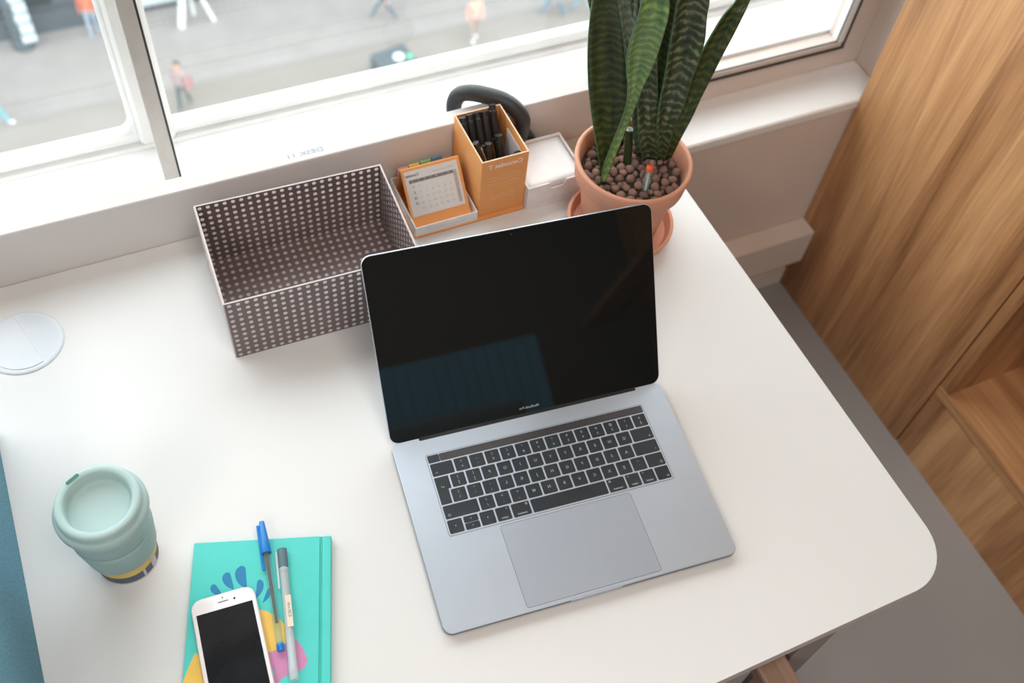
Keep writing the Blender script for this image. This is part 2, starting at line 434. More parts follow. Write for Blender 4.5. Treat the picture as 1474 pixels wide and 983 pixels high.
# outer painted window
w2 = empty('window_2', (0, 0.95, SILL), kind='structure')
o2 = (0, 0.95, SILL)
wbox('bottom_rail', (-2.2, 0.955, SILL), (1.2, 1.0, -0.112), M['sash'], 0.004, w2, o2)
wbox('glazing_bead', (-2.2, 0.965, -0.112), (1.2, 0.998, -0.092), M['sash'], 0.006, w2, o2)
wbox('mullion', (-0.131, 0.955, -0.112), (-0.075, 1.0, TOPZ), M['sash'], 0.006, w2, o2)
wbox('glazing_bead', (-0.139, 0.968, -0.10), (-0.128, 0.996, TOPZ), M['sash'], 0.004, w2, o2)
wbox('jamb', (1.16, 0.955, -0.112), (1.2, 1.0, TOPZ), M['sash'], 0.004, w2, o2)
wbox('glass_pane', (-2.2, 0.978, -0.10), (-0.131, 0.982, TOPZ), M['glass'], 0, w2, o2)
wbox('glass_pane', (-0.075, 0.978, -0.10), (1.16, 0.982, TOPZ), M['glass'], 0, w2, o2)
# rounded paint build-up in the pane corner
bm = bmesh.new()
cx, cz, rr = -0.139 - 0.022, -0.092 + 0.022, 0.022
arc = [(cx + rr * math.cos(R(-90 + 90 * i / 8)), cz + rr * math.sin(R(-90 + 90 * i / 8))) for i in range(9)]
poly = [(-0.137, -0.094)] + [(x, z) for x, z in arc[::-1]]
A = [bm.verts.new((x, 0.972 - o2[1], z - o2[2])) for x, z in poly]; B = [bm.verts.new((x, 0.99 - o2[1], z - o2[2])) for x, z in poly]
bm.faces.new(A); bm.faces.new(B[::-1])
for i in range(len(A)): bm.faces.new((A[i], B[i], B[(i + 1) % len(A)], A[(i + 1) % len(A)]))
bm_obj('glazing_bead', bm, M['sash'], w2)

wbox('sub_sill', (-2.2, 0.851, SILL), (1.2, 0.9545, -0.117), M['white'], 0.0, w2, o2)
wbox('jamb_glare_lining', (1.150, 0.851, -0.117), (1.2, 0.9545, TOPZ), M['white'], 0.0, w2, o2)  # white lining added to stand in for the overexposed jamb
# ceiling lamps
for k, (lx, ly) in enumerate(LAMPS):
    t = empty('ceiling_lamp', (lx, ly, 1.86), 0, 'flat rectangular ceiling light panel, %s' % ('front left of the room', 'nearest above the desk', 'far back left of the room', 'far back right of the room')[k], 'ceiling light', 'ceiling light panels')
    box('lamp_housing', (-0.31, -0.51, 0.012), (0.31, 0.51, 0.04), M['white'], t, 0.004)
    box('lamp_diffuser', (-0.28, -0.48, 0.0), (0.28, 0.48, 0.012), M['lamp'], t)

# ------------------------------------------------------------------ oak cabinet wall
cab = empty('oak_cabinet', (CABX, 0.25, FLZ), 0, 'tall oak veneered cupboard with open shelf niche right of the desk', 'cabinet')
def cbox(name, a, b, mat, bevel=0.0008, par=cab):
    off = (CABX, 0.25, FLZ)
    return box(name, tuple(p - q for p, q in zip(a, off)), tuple(p - q for p, q in zip(b, off)), mat, par, bevel)
cbox('side_panel', (CABX, 0.2495, FLZ), (CABX + 0.035, 0.716, CEZ), M['wood'])
cbox('upright', (CABX, 0.2215, -0.500), (CABX + 0.36, 0.2465, CEZ), M['wood'])
cbox('plinth_panel', (CABX + 0.0015, -4.0, FLZ), (CABX + 0.03, 0.2465, -0.5285), M['wood'])
cbox('shelf', (CABX - 0.001, -4.0, -0.527), (CABX + 0.36, 0.2465, -0.5015), M['wood_y'])
cbox('shelf', (CABX, -4.0, -0.150), (CABX + 0.36, 0.221, -0.125), M['wood_y'])
cbox('shelf', (CABX, -4.0, 0.72), (CABX + 0.36, 0.221, 0.745), M['wood_y'])
cbox('back_board', (CABX + 0.36, -4.0, FLZ), (CABX + 0.378, 0.70, CEZ), M['wood'])
cbox('top_board', (CABX, -4.0, CEZ - 0.10), (CABX + 0.36, 0.221, CEZ - 0.01), M['wood_y'])
cbox('upright', (CABX, -0.86, -0.500), (CABX + 0.36, -0.835, -0.1505), M['wood'])

# ------------------------------------------------------------------ desk
desk = empty('desk', (-0.13, 0.245, FLZ), 0, 'white laminate desk with a rounded front corner under the laptop', 'desk')
DO = (-0.13, 0.245, FLZ)
def dpts(x0, y0, x1, y1, r):
    pts = [(x1, y1), (x0, y1), (x0, y0)]
    for i in range(13):
        a = R(-90 + 90 * i / 12); pts.append((x1 - r + r * math.cos(a), y0 + r + r * math.sin(a)))
    return [(x - DO[0], y - DO[1]) for x, y in pts]
dp = dpts(-0.85, -0.155, 0.583, 0.645, 0.062)
prism('desk_top', dp, -0.007 - DO[2], 0.0 - DO[2], M['desk'], desk, bevel=0.0012)
prism('edge_band', dpts(-0.85, -0.1545, 0.5825, 0.6445, 0.0615), -0.027 - DO[2], -0.007 - DO[2], M['desk_edge'], desk, bottom_bevel=0.001)
def dbox(name, a, b, mat, bevel=0.001):
    return box(name, tuple(p - q for p, q in zip(a, DO)), tuple(p - q for p, q in zip(b, DO)), mat, desk, bevel)
dbox('leg', (0.375, -0.1535, FLZ), (0.425, -0.1285, -0.027), M['leg_metal'])
dbox('leg', (0.375, 0.55, FLZ), (0.425, 0.575, -0.027), M['leg_metal'])
dbox('leg', (-0.82, -0.1535, FLZ), (-0.77, -0.1285, -0.027), M['leg_metal'])
dbox('leg', (-0.82, 0.55, FLZ), (-0.77, 0.575, -0.027), M['leg_metal'])
dbox('cross_rail', (-0.77, 0.20, -0.07), (0.375, 0.24, -0.027), M['leg_metal'])
dbox('side_rail', (0.385, -0.128, -0.06), (0.415, 0.55, -0.0271), M['leg_metal'])
dbox('side_rail', (-0.81, -0.105, -0.06), (-0.78, 0.55, -0.0271), M['leg_metal'])

# white screen standing behind the desk, its top edge above the desk
pn = empty('desk_screen', (-0.15, 0.66, 0), 0, 'white upright panel along the back of the desk with desk number on top edge', 'desk screen')
box('board', (-0.75, -0.0145, -0.30), (0.722, 0.0115, 0.0895), M['panel'], pn, 0.0012)
text('desk_number', 'DESK 11', 0.0105, M['ink_blue'], pn, (0.2105, -0.002, 0.0896), (0, 0, 0), ext=0.00008, xs=1.35)
for xx in (-0.68, 0.66): box('bracket', (xx, -0.05, -0.034), (xx + 0.03, -0.0146, -0.0275), M['leg_metal'], pn)

# felt divider on left
fd = empty('felt_divider', (-0.405, 0.12, 0), 0, 'blue felt divider standing on the left end of the desk', 'divider')
box('felt_board', (-0.016, -0.30, 0.0), (0.014, 0.31, 0.19), M['felt'], fd, 0.005, 3)

# grommet
g = empty('cable_grommet', (-0.343, 0.547, 0), 0, 'round pale blue plastic cable cover set in the desk top, left', 'cable grommet')
lathe('grommet_ring', [(0.0, 0.0), (0.0475, 0.0), (0.0478, 0.0008), (0.0465, 0.0018), (0.0425, 0.0021), (0.0415, 0.0014), (0, 0.0014)], M['grommet'], g)
pts = [(0.041 * math.cos(R(a)), 0.041 * math.sin(R(a))) for a in range(95, 300, 8)]
prism('grommet_flap', pts, 0.0014, 0.0024, M['grommet'], g, bevel=0.0004)

# chair at front right of desk (arm and seat corner just in view)
ch = empty('armchair', (0.05, -0.42, FLZ), 0, 'grey padded chair with a wooden armrest pushed under the desk front edge', 'chair')
CO = (0.05, -0.42, FLZ)
def chbox(name, a, b, mat, bevel=0.004, seg=2):
    return box(name, tuple(p - q for p, q in zip(a, CO)), tuple(p - q for p, q in zip(b, CO)), mat, ch, bevel, seg)
chbox('armrest', (0.326, -0.66, -0.085), (0.366, -0.138, -0.06), M['chairwood'])
chbox('armrest', (-0.29, -0.66, -0.085), (-0.25, -0.138, -0.06), M['chairwood'])
chbox('seat', (-0.235, -0.66, -0.31), (0.312, -0.12, -0.23), M['seat'], 0.02, 3)
chbox('backrest', (-0.235, -0.74, -0.225), (0.312, -0.67, 0.12), M['seat'], 0.02, 3)
for xx in (-0.285, 0.331):
    for yy in (-0.62, -0.18):
        chbox('leg', (xx, yy, FLZ), (xx + 0.03, yy + 0.03, -0.085), M['chairwood'], 0.002, 1)
# high-back blue sofa behind the camera (mirrored in the laptop display)
sf = empty('high_back_sofa', (-0.35, -1.45, FLZ), 0, 'blue rib-upholstered high-back sofa behind the desk', 'sofa')
bm = bmesh.new()
for i in range(44):
    x = -0.78 + i * 0.036
    add_box(bm, (x, 0.20, 0.42), (x + 0.0355, 0.25, 1.045), 0.002, 1)
bm_obj('backrest', bm, M['blue_rib'], sf)
box('back_frame', (-0.79, 0.02, 0.10), (0.81, 0.199, 1.04), M['blue_rib'], sf, 0.02, 2)
box('seat', (-0.79, -0.55, 0.20), (0.81, 0.019, 0.42), M['blue_rib'], sf, 0.03, 2)
for xx in (-0.74, 0.70):
    for yy in (-0.5, 0.1): box('leg', (xx, yy, 0), (xx + 0.04, yy + 0.04, 0.199 if yy < 0 else 0.10), M['chairwood'], sf)

# ------------------------------------------------------------------ laptop
lp = empty('laptop', (0, 0, 0), R(-6.4), 'open space grey laptop with a black display in the middle of the desk', 'laptop')
LW, LD, LH = 0.3493, 0.2407, 0.0115
# base body with a tapered belly
bm = bmesh.new()
lo = rrect(0.008, 0.008, LW - 0.008, LD - 0.004, 0.008, 6); md = rrect(0.0006, 0.0006, LW - 0.0006, LD, 0.0108, 6); tp = rrect(0, 0, LW, LD, 0.011, 6); t2 = rrect(0.0007, 0.0007, LW - 0.0007, LD - 0.0005, 0.0105, 6)
rings = [[bm.verts.new((x, y, z)) for x, y in P] for P, z in ((lo, 0.0012), (md, 0.0045), (tp, 0.0065), (tp, 0.0108), (t2, 0.0115))]
for A, B in zip(rings, rings[1:]):
    for i in range(len(A)): bm.faces.new((A[i], A[(i + 1) % len(A)], B[(i + 1) % len(A)], B[i]))
bm.faces.new(rings[0][::-1]); bm.faces.new(rings[-1])
bs = bm_obj('base', bm, [M['metal'], M['metal_dark']], lp, smooth=True, angle=25)
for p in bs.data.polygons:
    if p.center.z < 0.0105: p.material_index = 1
for fx in (0.03, LW - 0.03):
    for fy in (0.03, LD - 0.03):
        lathe('rubber_foot', [(0, 0), (0.006, 0), (0.0065, 0.0006), (0.0065, 0.0012), (0, 0.0012)], M['black'], lp, (fx, fy, 0), n=20)
# keyboard
KX0, KY0, KW, KH = LW / 2 - 0.1383, 0.1090, 0.2766, 0.1053
prism('keyboard_rim', rrect(KX0 - 0.0012, KY0 - 0.0012, KX0 + KW + 0.0012, KY0 + KH + 0.0012, 0.003, 4), LH, LH + 0.00012, M['metal_dark'], lp)
prism('keyboard_tray', rrect(KX0 - 0.0006, KY0 - 0.0006, KX0 + KW + 0.0006, KY0 + KH + 0.0006, 0.0028, 4), LH + 0.00012, LH + 0.0002, M['metal'], lp)
prism('touch_strip', rrect(KX0 + 0.0150, KY0 + KH - 0.0106, KX0 + KW - 0.0006, KY0 + KH - 0.0006, 0.0012, 3), LH + 0.0002, LH + 0.0007, M['touchbar'], lp, bevel=0.0002)
prism('power_key', rrect(KX0 + 0.0006, KY0 + KH - 0.0106, KX0 + 0.0147, KY0 + KH - 0.0006, 0.0012, 3), LH + 0.0002, LH + 0.0008, M['key'], lp, bevel=0.0002)
U = KW / 14.5; PY = 0.0187; GAP = 0.0021
rowtop = KY0 + KH - 0.0113
ktop = LH + 0.0011
keymesh = {}
def key(x, yb, w, h, leg, size=0.0046, off=(0, 0), poly=None):
    k = (round(w, 5), round(h, 5), poly is not None)
    if k not in keymesh:
        bm = bmesh.new()
        P = poly if poly else rrect(-w / 2, -h / 2, w / 2, h / 2, 0.0014, 3)
        add_prism(bm, P, 0, 0.0009, 0.0003, 1)
        bmesh.ops.recalc_face_normals(bm, faces=bm.faces[:])
        me = bpy.data.meshes.new('key'); bm.to_mesh(me); bm.free(); me.materials.append(M['key']); keymesh[k] = me
    o = link('key', keymesh[k], lp, (x + w / 2, yb + h / 2, LH + 0.0002))
    for s, sz, ox, oy in leg:
        text('legend', s, sz, M['legend'], o, (ox, oy, 0.00095), ext=0.00003, bold=0.00008)
    return o
def L1(c): return [(c, 0.0052, 0, -0.0003)]
def L2(a, b): return [(a, 0.0042, 0, 0.0036), (b, 0.0046, 0, -0.0034)]
def LB(c, w): return [(c, 0.0030, -w / 2 + 0.0042 if w > .02 else 0, -0.0048)]
rows = [
    [('wide', 1.5, '\u2190')] + [('two', 1, a + b) for a, b in ('+=', '_-', ')0', '(9', '*8', '&7', '^6', '%5', '$4', '#3', '@2', '!1', '\u00b1\u00a7')],
    [('skip', 1, '')] + [('two', 1, '}]'), ('two', 1, '{[')] + [('one', 1, c) for c in 'POIUYTREWQ'] + [('right', 1.5, '\u2192')],
    [('skip', 0.78, '')] + [('two', 1, '|\\'), ('two', 1, '"\''), ('two', 1, ':;')] + [('one', 1, c) for c in 'LKJHGFDSA'] + [('right', 1.72, '\u2022')],
    [('wide', 2.25, '\u25cb')] + [('two', 1, '?/'), ('two', 1, '>.'), ('two', 1, '<,')] + [('one', 1, c) for c in 'MNBVCXZ'] + [('two', 1, '~`'), ('right', 1.25, '\u25cb')],
    [('arrow', 1, '\u25b8'), ('updown', 1, ''), ('arrow', 1, '\u25c2'), ('mod', 1, 'option'), ('mod', 1.25, 'command'), ('space', 5, ''), ('mod', 1.25, 'command'), ('mod', 1, 'option'), ('mod', 1, 'control'), ('fn', 1, 'fn')],
]
for ri, row in enumerate(rows):
    yb = rowtop - (ri + 1) * PY + GAP / 2; x = KX0
    for kind, wu, leg in row:
        w = wu * U - GAP; xx = x + GAP / 2; h = PY - GAP
        if kind == 'wide': key(xx, yb, w, h, [(leg, 0.0042, -w / 2 + 0.005, -0.0044)])
        elif kind == 'right': key(xx, yb, w, h, [(leg, 0.0042, w / 2 - 0.0045, -0.0044)])
        elif kind == 'two': key(xx, yb, w, h, L2(leg[0], leg[1]))
        elif kind == 'one': key(xx, yb, w, h, L1(leg))
        elif kind == 'arrow': key(xx, yb, w, h, [('\u2022', 0.006, 0, 0)])
        elif kind == 'mod': key(xx, yb, w, h, [(leg, 0.0029, 0, -0.0052), ('\u2318' if leg == 'command' else '^', 0.0038, w / 2 - 0.0035 if x < 0.17 else -w / 2 + 0.0035, 0.0050)])
        elif kind == 'fn': key(xx, yb, w, h, [(leg, 0.0036, w / 2 - 0.004, -0.0050)])
        elif kind == 'space': key(xx, yb, w, h, [])
        elif kind == 'updown':
            hh = (h - 0.0008) / 2
            key(xx, yb, w, hh, [('\u2022', 0.005, 0, 0)]); key(xx, yb + hh + 0.0008, w, hh, [('\u2022', 0.005, 0, 0)])
        x += wu * U
# tall return key
ya = rowtop - 3 * PY + GAP / 2; yb2 = rowtop - PY - GAP / 2; ym = rowtop - 2 * PY + GAP / 2
w_top = U - GAP; w_bot = 0.78 * U - GAP
P = [(0, ya), (w_bot, ya), (w_bot, ym), (w_top, ym), (w_top, yb2), (0, yb2)]
P = [(a - w_top / 2, b - (ya + yb2) / 2) for a, b in P]
# the wide part sits at the outer side, matching the mirrored layout
key(KX0 + GAP / 2, ya, w_top, yb2 - ya, [('\u21b5', 0.0045, -0.001, 0.004)], poly=P)
# trackpad
TX0, TX1, TY0, TY1 = LW / 2 - 0.080, LW / 2 + 0.080, 0.0048, 0.1048
prism('trackpad_gap', rrect(TX0 - 0.0005, TY0 - 0.0005, TX1 + 0.0005, TY1 + 0.0005, 0.0035, 4), LH, LH + 0.00005, M['metal_dark'], lp)
prism('trackpad', rrect(TX0, TY0, TX1, TY1, 0.003, 4), LH + 0.00005, LH + 0.00014, M['pad'], lp)
for x0 in (0.0105, LW - 0.0315):
    prism('speaker_grille', rrect(x0, 0.112, x0 + 0.021, 0.213, 0.002, 3), LH, LH + 0.00005, M['metal'], lp)
prism('finger_notch', rrect(LW / 2 - 0.031, -0.0003, LW / 2 + 0.031, 0.0020, 0.0009, 3), 0.0075, LH + 0.00008, M['pad'], lp, bevel=0.0004)
# hinge
box('hinge', (0.034, LD - 0.0045, LH - 0.001), (LW - 0.034, LD + 0.001, LH + 0.0010), M['black'], lp, 0.001)
# lid: local x across, y up the lid, z towards the viewer
lid = prism('lid', rrect(0, 0, LW, 0.2365, 0.011, 6), -0.0045, 0.0, M['metal'], lp, bevel=0.0006, bottom_bevel=0.002, loc=(0, LD - 0.0005, LH - 0.0008), rot=(R(57), 0, 0), smooth=True)
prism('display_glass', rrect(0.0007, 0.0005, LW - 0.0007, 0.2358, 0.0105, 6), 0.0, 0.0007, M['screen'], lid, bevel=0.0002)
text('laptop_name', 'MacBook Pro', 0.0046, M['legend'], lid, (LW / 2, 0.0085, 0.00072), ext=0.00003, xs=1.0, bold=0.00008)
lathe('webcam', [(0, 0), (0.0012, 0), (0, 0.0001)], M['black'], lid, (LW / 2, 0.2305, 0.0007), n=12)

# ------------------------------------------------------------------ perforated box
bx = empty('perforated_box', (-0.1063, 0.4328, 0), R(-2.2), 'open brown box with white discs in its holes behind the laptop', 'storage box')
BW, BD, BH = 0.241, 0.161, 0.110
def perf(name, w, h, to3d, nu, nv):
    """sheet w x h, nu x nv round holes; to3d maps (u,v) -> local point"""
    bm = bmesh.new(); cu, cv = w / nu, h / nv; r = 0.0028; K = 8
    grid = {}
    def gv(i, j):
        if (i, j) not in grid: grid[(i, j)] = bm.verts.new(to3d(i * cu / 2, j * cv / 2))
        return grid[(i, j)]
    dm = bmesh.new()
    for a in range(nu):
        for b in range(nv):
            cx, cy = (a + .5) * cu, (b + .5) * cv
            # outer 8 points : corners and mid-edges
            ring = [gv(2*a+2, 2*b+1), gv(2*a+2, 2*b+2), gv(2*a+1, 2*b+2), gv(2*a, 2*b+2), gv(2*a, 2*b+1), gv(2*a, 2*b), gv(2*a+1, 2*b), gv(2*a+2, 2*b)]
            hole = [bm.verts.new(to3d(cx + r * math.cos(math.pi * k / 4), cy + r * math.sin(math.pi * k / 4))) for k in range(K)]
            for k in range(K): bm.faces.new((ring[k], ring[(k + 1) % K], hole[(k + 1) % K], hole[k]))
            dm.faces.new([dm.verts.new(to3d(cx + r * 1.0 * math.cos(math.pi * (k) / 4), cy + r * 1.0 * math.sin(math.pi * (k) / 4))) for k in range(K)])
    o = bm_obj(name, bm, [M['mesh'], M['mesh_white']], bx)
    m = o.modifiers.new('thickness', 'SOLIDIFY'); m.thickness = 0.0012; m.offset = 0; m.material_offset_rim = 1
    d = bm_obj('dots', dm, M['dot'], o); tag(d, 'small white discs filling the holes', kind='stuff')
    m = d.modifiers.new('thickness', 'SOLIDIFY'); m.thickness = 0.0013; m.offset = 0
    return o
perf('front_wall', BW, BH, lambda u, v: (u, 0, v), 23, 11)
perf('back_wall', BW, BH, lambda u, v: (u, BD, v), 23, 11)
perf('left_wall', BD, BH, lambda u, v: (0, u, v), 15, 11)
perf('right_wall', BD, BH, lambda u, v: (BW, u, v), 15, 11)
perf('bottom', BW, BD, lambda u, v: (u, v, 0.0012), 23, 15)
bm = bmesh.new()
for a, b in (((-0.0011, -0.0011, BH), (BW + 0.0011, 0.0011, BH + 0.0007)), ((-0.0011, BD - 0.0011, BH), (BW + 0.0011, BD + 0.0011, BH + 0.0007)),
             ((-0.0011, 0.0011, BH), (0.0011, BD - 0.0011, BH + 0.0007)), ((BW - 0.0011, 0.0011, BH), (BW + 0.0011, BD - 0.0011, BH + 0.0007))):
    add_box(bm, a, b)
bm_obj('rim', bm, M['mesh_white'], bx)
box('outer_lining', (-0.0016, 0.0, 0.0), (-0.0007, BD, BH), M['mesh_white'], bx)

# ------------------------------------------------------------------ orange organiser
og = empty('organiser_base', (0.255, 0.59, 0), 0, 'flat orange card base under the calendar tray and pen box', 'organiser')
box('base_board', (-0.083, -0.053, 0), (0.083, 0.051, 0.004), M['orange'], og, 0.0004)
def open_box(name, label, cat, x0, y0, x1, y1, z0, h, t, mo, mi, loc, group=None):
    e = empty(name, (loc[0], loc[1], z0), 0, label, cat, group)
    X0, Y0, X1, Y1 = x0 - loc[0], y0 - loc[1], x1 - loc[0], y1 - loc[1]
    return e, X0, Y0, X1, Y1
# pen box
pb = empty('pen_box', (0.3035, 0.591, 0.004), 0, 'tall orange card box with white lettering holding black pens', 'pen holder')
px, py, ph, t = 0.0345, 0.049, 0.106, 0.0016
box('front_wall', (-px, -py, 0), (px, -py + t, ph), M['orange'], pb)
box('back_wall', (-px, py - t, 0), (px, py, ph), M['orange'], pb)
box('side_wall', (-px, -py + t, 0), (-px + t, py - t, ph), M['orange'], pb)
box('side_wall', (px - t, -py + t, 0), (px, py - t, ph), M['orange'], pb)
box('floor_board', (-px + t, -py + t, 0), (px - t, py - t, t), M['orange'], pb)
bm = bmesh.new()
for a, b in (((-px, -py, ph), (px, -py + t, ph + 0.0004)), ((-px, py - t, ph), (px, py, ph + 0.0004)), ((-px, -py + t, ph), (-px + t, py - t, ph + 0.0004)), ((px - t, -py + t, ph), (px, py - t, ph + 0.0004))): add_box(bm, a, b)
bm_obj('cut_edge', bm, base('pale_orange_cut_edge', (0.85, 0.62, 0.42), 0.7), pb)
box('lining', (px - t - 0.0006, -py + t, t), (px - t - 0.0001, py - t - 0.03, ph - 0.016), M['card_inside'], pb)
def ftext(s, size, z, x=0.0, mat='ink_white', par=pb, y=-0.0492, bold=0.0, xs=1.0):
    return text('lettering', s, size, M[mat], par, (x, y, z), (R(90), 0, 0), ext=0.00005, bold=bold, xs=xs)
ftext('Conoxlet T', 0.0108, ph - 0.0125, 0.001, bold=0.0004)
for k, (s, z) in enumerate((('note boxes, trays & pen pots', 0.073), ('for every desk and studio', 0.0665), ('paper and card goods made', 0.060), ('from recycled board', 0.037), ('keep flat, keep it dry', 0.031))):
    ftext(s, 0.0042, z, 0.0, 'ink_faint')
text('lettering', 'Conoxlet', 0.008, M['ink_faint'], pb, (-px - 0.0002, -0.01, 0.075), (R(90), 0, R(-90)), ext=0.00005)

def pen(name, label, p, q, mat, L=0.135, group=None, cliprot=0):
    """p = tip end, q = top end (world)"""
    p = Vector(p); q = Vector(q); d = (q - p).normalized()
    e = bpy.data.objects.new(name, None); COL.objects.link(e); e.empty_display_size = 0.02
    e.location = p; e.rotation_euler = (Matrix.Rotation(0, 3, 'Z') @ d.to_track_quat('Z', 'Y').to_matrix()).to_euler()
    tag(e, label, 'pen', group)
    lathe('barrel', [(0, 0), (0.0008, 0.0005), (0.0044, 0.012), (0.0050, 0.03), (0.0050, L - 0.045), (0, L - 0.045)], mat, e, n=14)
    lathe('cap', [(0.0, L - 0.045), (0.0058, L - 0.045), (0.0059, L - 0.02), (0.0058, L - 0.008), (0.0052, L - 0.0075), (0.0050, L), (0, L)], M['blackpen'], e, n=14)
    box('clip', (-0.0014, 0.0058, L - 0.036), (0.0014, 0.0074, L - 0.009), M['blackpen'] if mat == M['blackpen'] else M['chrome'], e, 0.0004)
    lathe('clip_ring', [(0.0050, L - 0.0475), (0.0056, L - 0.0475), (0.0056, L - 0.0455), (0.0050, L - 0.0455)], M['chrome'], e, n=14)
    for k in range(2):
        text('lettering', 'fineliner 0.4', 0.0040, M['legend'], e, (0.0051 if k else -0.0051, 0, L * 0.42), (0, R(90) if k else R(-90), 0), ext=0.00003)
    text('lettering', 'fineliner 0.4', 0.0044, M['legend'], e, (0, 0.0052, L * 0.45), (R(-90), R(90), 0), ext=0.00003)
    return e
zt = 0.0062
tops = [(0.2765, 0.630), (0.2875, 0.6315), (0.2985, 0.6315), (0.3095, 0.6315), (0.3225, 0.631)]
bots = [(0.2765, 0.570), (0.2860, 0.567), (0.2985, 0.566), (0.3090, 0.566), (0.3200, 0.567)]
labs = ['black pen leaning at the left end of the back row in the orange box', 'black pen second from the left in the back row of the orange box',
        'black pen in the middle of the back row of the orange box', 'black pen second from the right in the back row of the orange box',
        'black pen standing tallest, right end of the back row in the orange box']
for k in range(5):
    a = Vector((bots[k][0], bots[k][1], zt)); b = Vector((tops[k][0], tops[k][1], 0.112))
    Lk = [0.122, 0.125, 0.126, 0.125, 0.131][k]
    pen('black_pen', labs[k], a, b, M['blackpen'], Lk, 'pens in the orange box')
extra = [((0.3300, 0.600, zt), (0.3300, 0.560, 0.086), 'blackpen', 0.100, 'short black pen against the white inner wall of the orange box'),
         ((0.3180, 0.552, zt), (0.3150, 0.588, 0.095), 'blackpen', 0.104, 'black pen lying low in the front right of the orange box'),
         ((0.3075, 0.5510, zt), (0.2800, 0.585, 0.098), 'brownpen', 0.108, 'brown pen slanting across the front left of the orange box'),
         ((0.2960, 0.5500, zt), (0.2960, 0.580, 0.092), 'blackpen', 0.100, 'black pen with pale print in the front of the orange box')]
for a, b, mt, L, lab in extra:
    pen('black_pen' if mt == 'blackpen' else 'brown_pen', lab, a, b, M[mt], L, 'pens in the orange box')

# calendar tray
ct = empty('calendar_tray', (0.2195, 0.5885, 0.004), 0, 'shallow white card tray with orange inside under the desk calendar', 'tray')
tx, ty, th = 0.0465, 0.0505, 0.017
box('front_wall', (-tx, -ty, 0), (tx, -ty + 0.0016, th), M['card_white'], ct, 0.0003)
box('back_wall', (-tx, ty - 0.0016, 0), (tx, ty, th), M['card_white'], ct, 0.0003)
box('side_wall', (-tx, -ty + 0.0016, 0), (-tx + 0.0016, ty - 0.0016, th), M['card_white'], ct, 0.0003)
box('side_wall', (tx - 0.0016, -ty + 0.0016, 0), (tx, ty - 0.0016, th), M['card_white'], ct, 0.0003)
box('floor_board', (-tx + 0.0016, -ty + 0.0016, 0), (tx - 0.0016, ty - 0.0016, 0.0012), M['orange'], ct)
ftext('desk calendar and card tray set', 0.0046, th / 2, 0, 'ink_faint2', ct, -ty - 0.0001)
# calendar (tent)
cl = empty('desk_calendar', (0.2175, 0.0, 0.0054), 0, 'small tent calendar with orange card stand and printed month sheet', 'calendar')
cl.location = (0.2175, 0.5475, 0.0056)
tilt = math.atan2(0.0650, 0.0545)       # board slope from horizontal
Lb = math.hypot(0.0650, 0.0545)
fb = box('front_board', (-0.0430, 0, 0), (0.0430, Lb, 0.0014), M['orange'], cl, 0.0002, rot=(tilt, 0, 0))
box('back_board', (-0.0430, 0, -0.0014), (0.0430, 0.0670, 0), M['orange'], cl, 0.0002, loc=(0, 0.0565, 0.0650), rot=(R(-73), 0, 0))
sh = box('month_sheet', (-0.0395, 0.0185, 0.0014), (0.0385, Lb - 0.0035, 0.0017), M['paper_grey'], fb)
def cbox2(name, a, b, mat): return box(name, (a[0], a[1], 0.00171), (b[0], b[1], 0.00176), mat, sh)
cbox2('header_bar', (-0.0345, 0.0645, 0), (0.0300, 0.0690, 0), M['ink_grey'])
cbox2('side_bar', (0.0300, 0.0235, 0), (0.0352, 0.0690, 0), M['ink_light'])
def ctext(s, size, x, y, mat, bold=0): return text('lettering', s, size, M[mat], sh, (x, y, 0.00178), ext=0.00002, bold=bold)
ctext('Conoxlet', 0.0052, -0.0285, 0.0750, 'ink_dark', 0.0001)
ctext('December', 0.0046, 0.0110, 0.0742, 'ink_light'); ctext('2018', 0.0046, 0.0280, 0.0742, 'ink_light')
for d, s in enumerate(('S', 'S', 'F', 'T', 'W', 'T', 'M')):
    ctext(s, 0.0034, -0.0295 + d * 0.0088, 0.0667, 'paper_grey')
n = 1
for r_ in range(5):
    for c_ in range(7):
        if r_ == 0 and c_ > 1: continue
        if r_ == 4 and c_ == 0: continue
        if n > 31: continue
        s = str(n); n += 1
        ctext(s, 0.0048, -0.0295 + c_ * 0.0088, 0.0590 - r_ * 0.0078, 'ink_dark' if c_ == 0 else 'ink_light', 0.0001 if c_ == 0 else 0)
for r_ in range(5): ctext(str(48 + r_), 0.0034, 0.0326, 0.0590 - r_ * 0.0078, 'mustard')

# sticky index tabs behind the calendar
for k, (m, cname) in enumerate(zip(M['tabs'], ('pink', 'yellow', 'green', 'blue'))):
    x = 0.190 + k * 0.0172
    o = box('index_tabs', (-0.0075, -0.0016, 0), (0.0075, 0.0016, 0.0360 + 0.0015 * k), m, None, 0.0002)
    o.location = (x, 0.6335, 0.0054)
    tag(o, '%s sticky index tabs standing behind the small calendar' % cname, 'sticky notes')

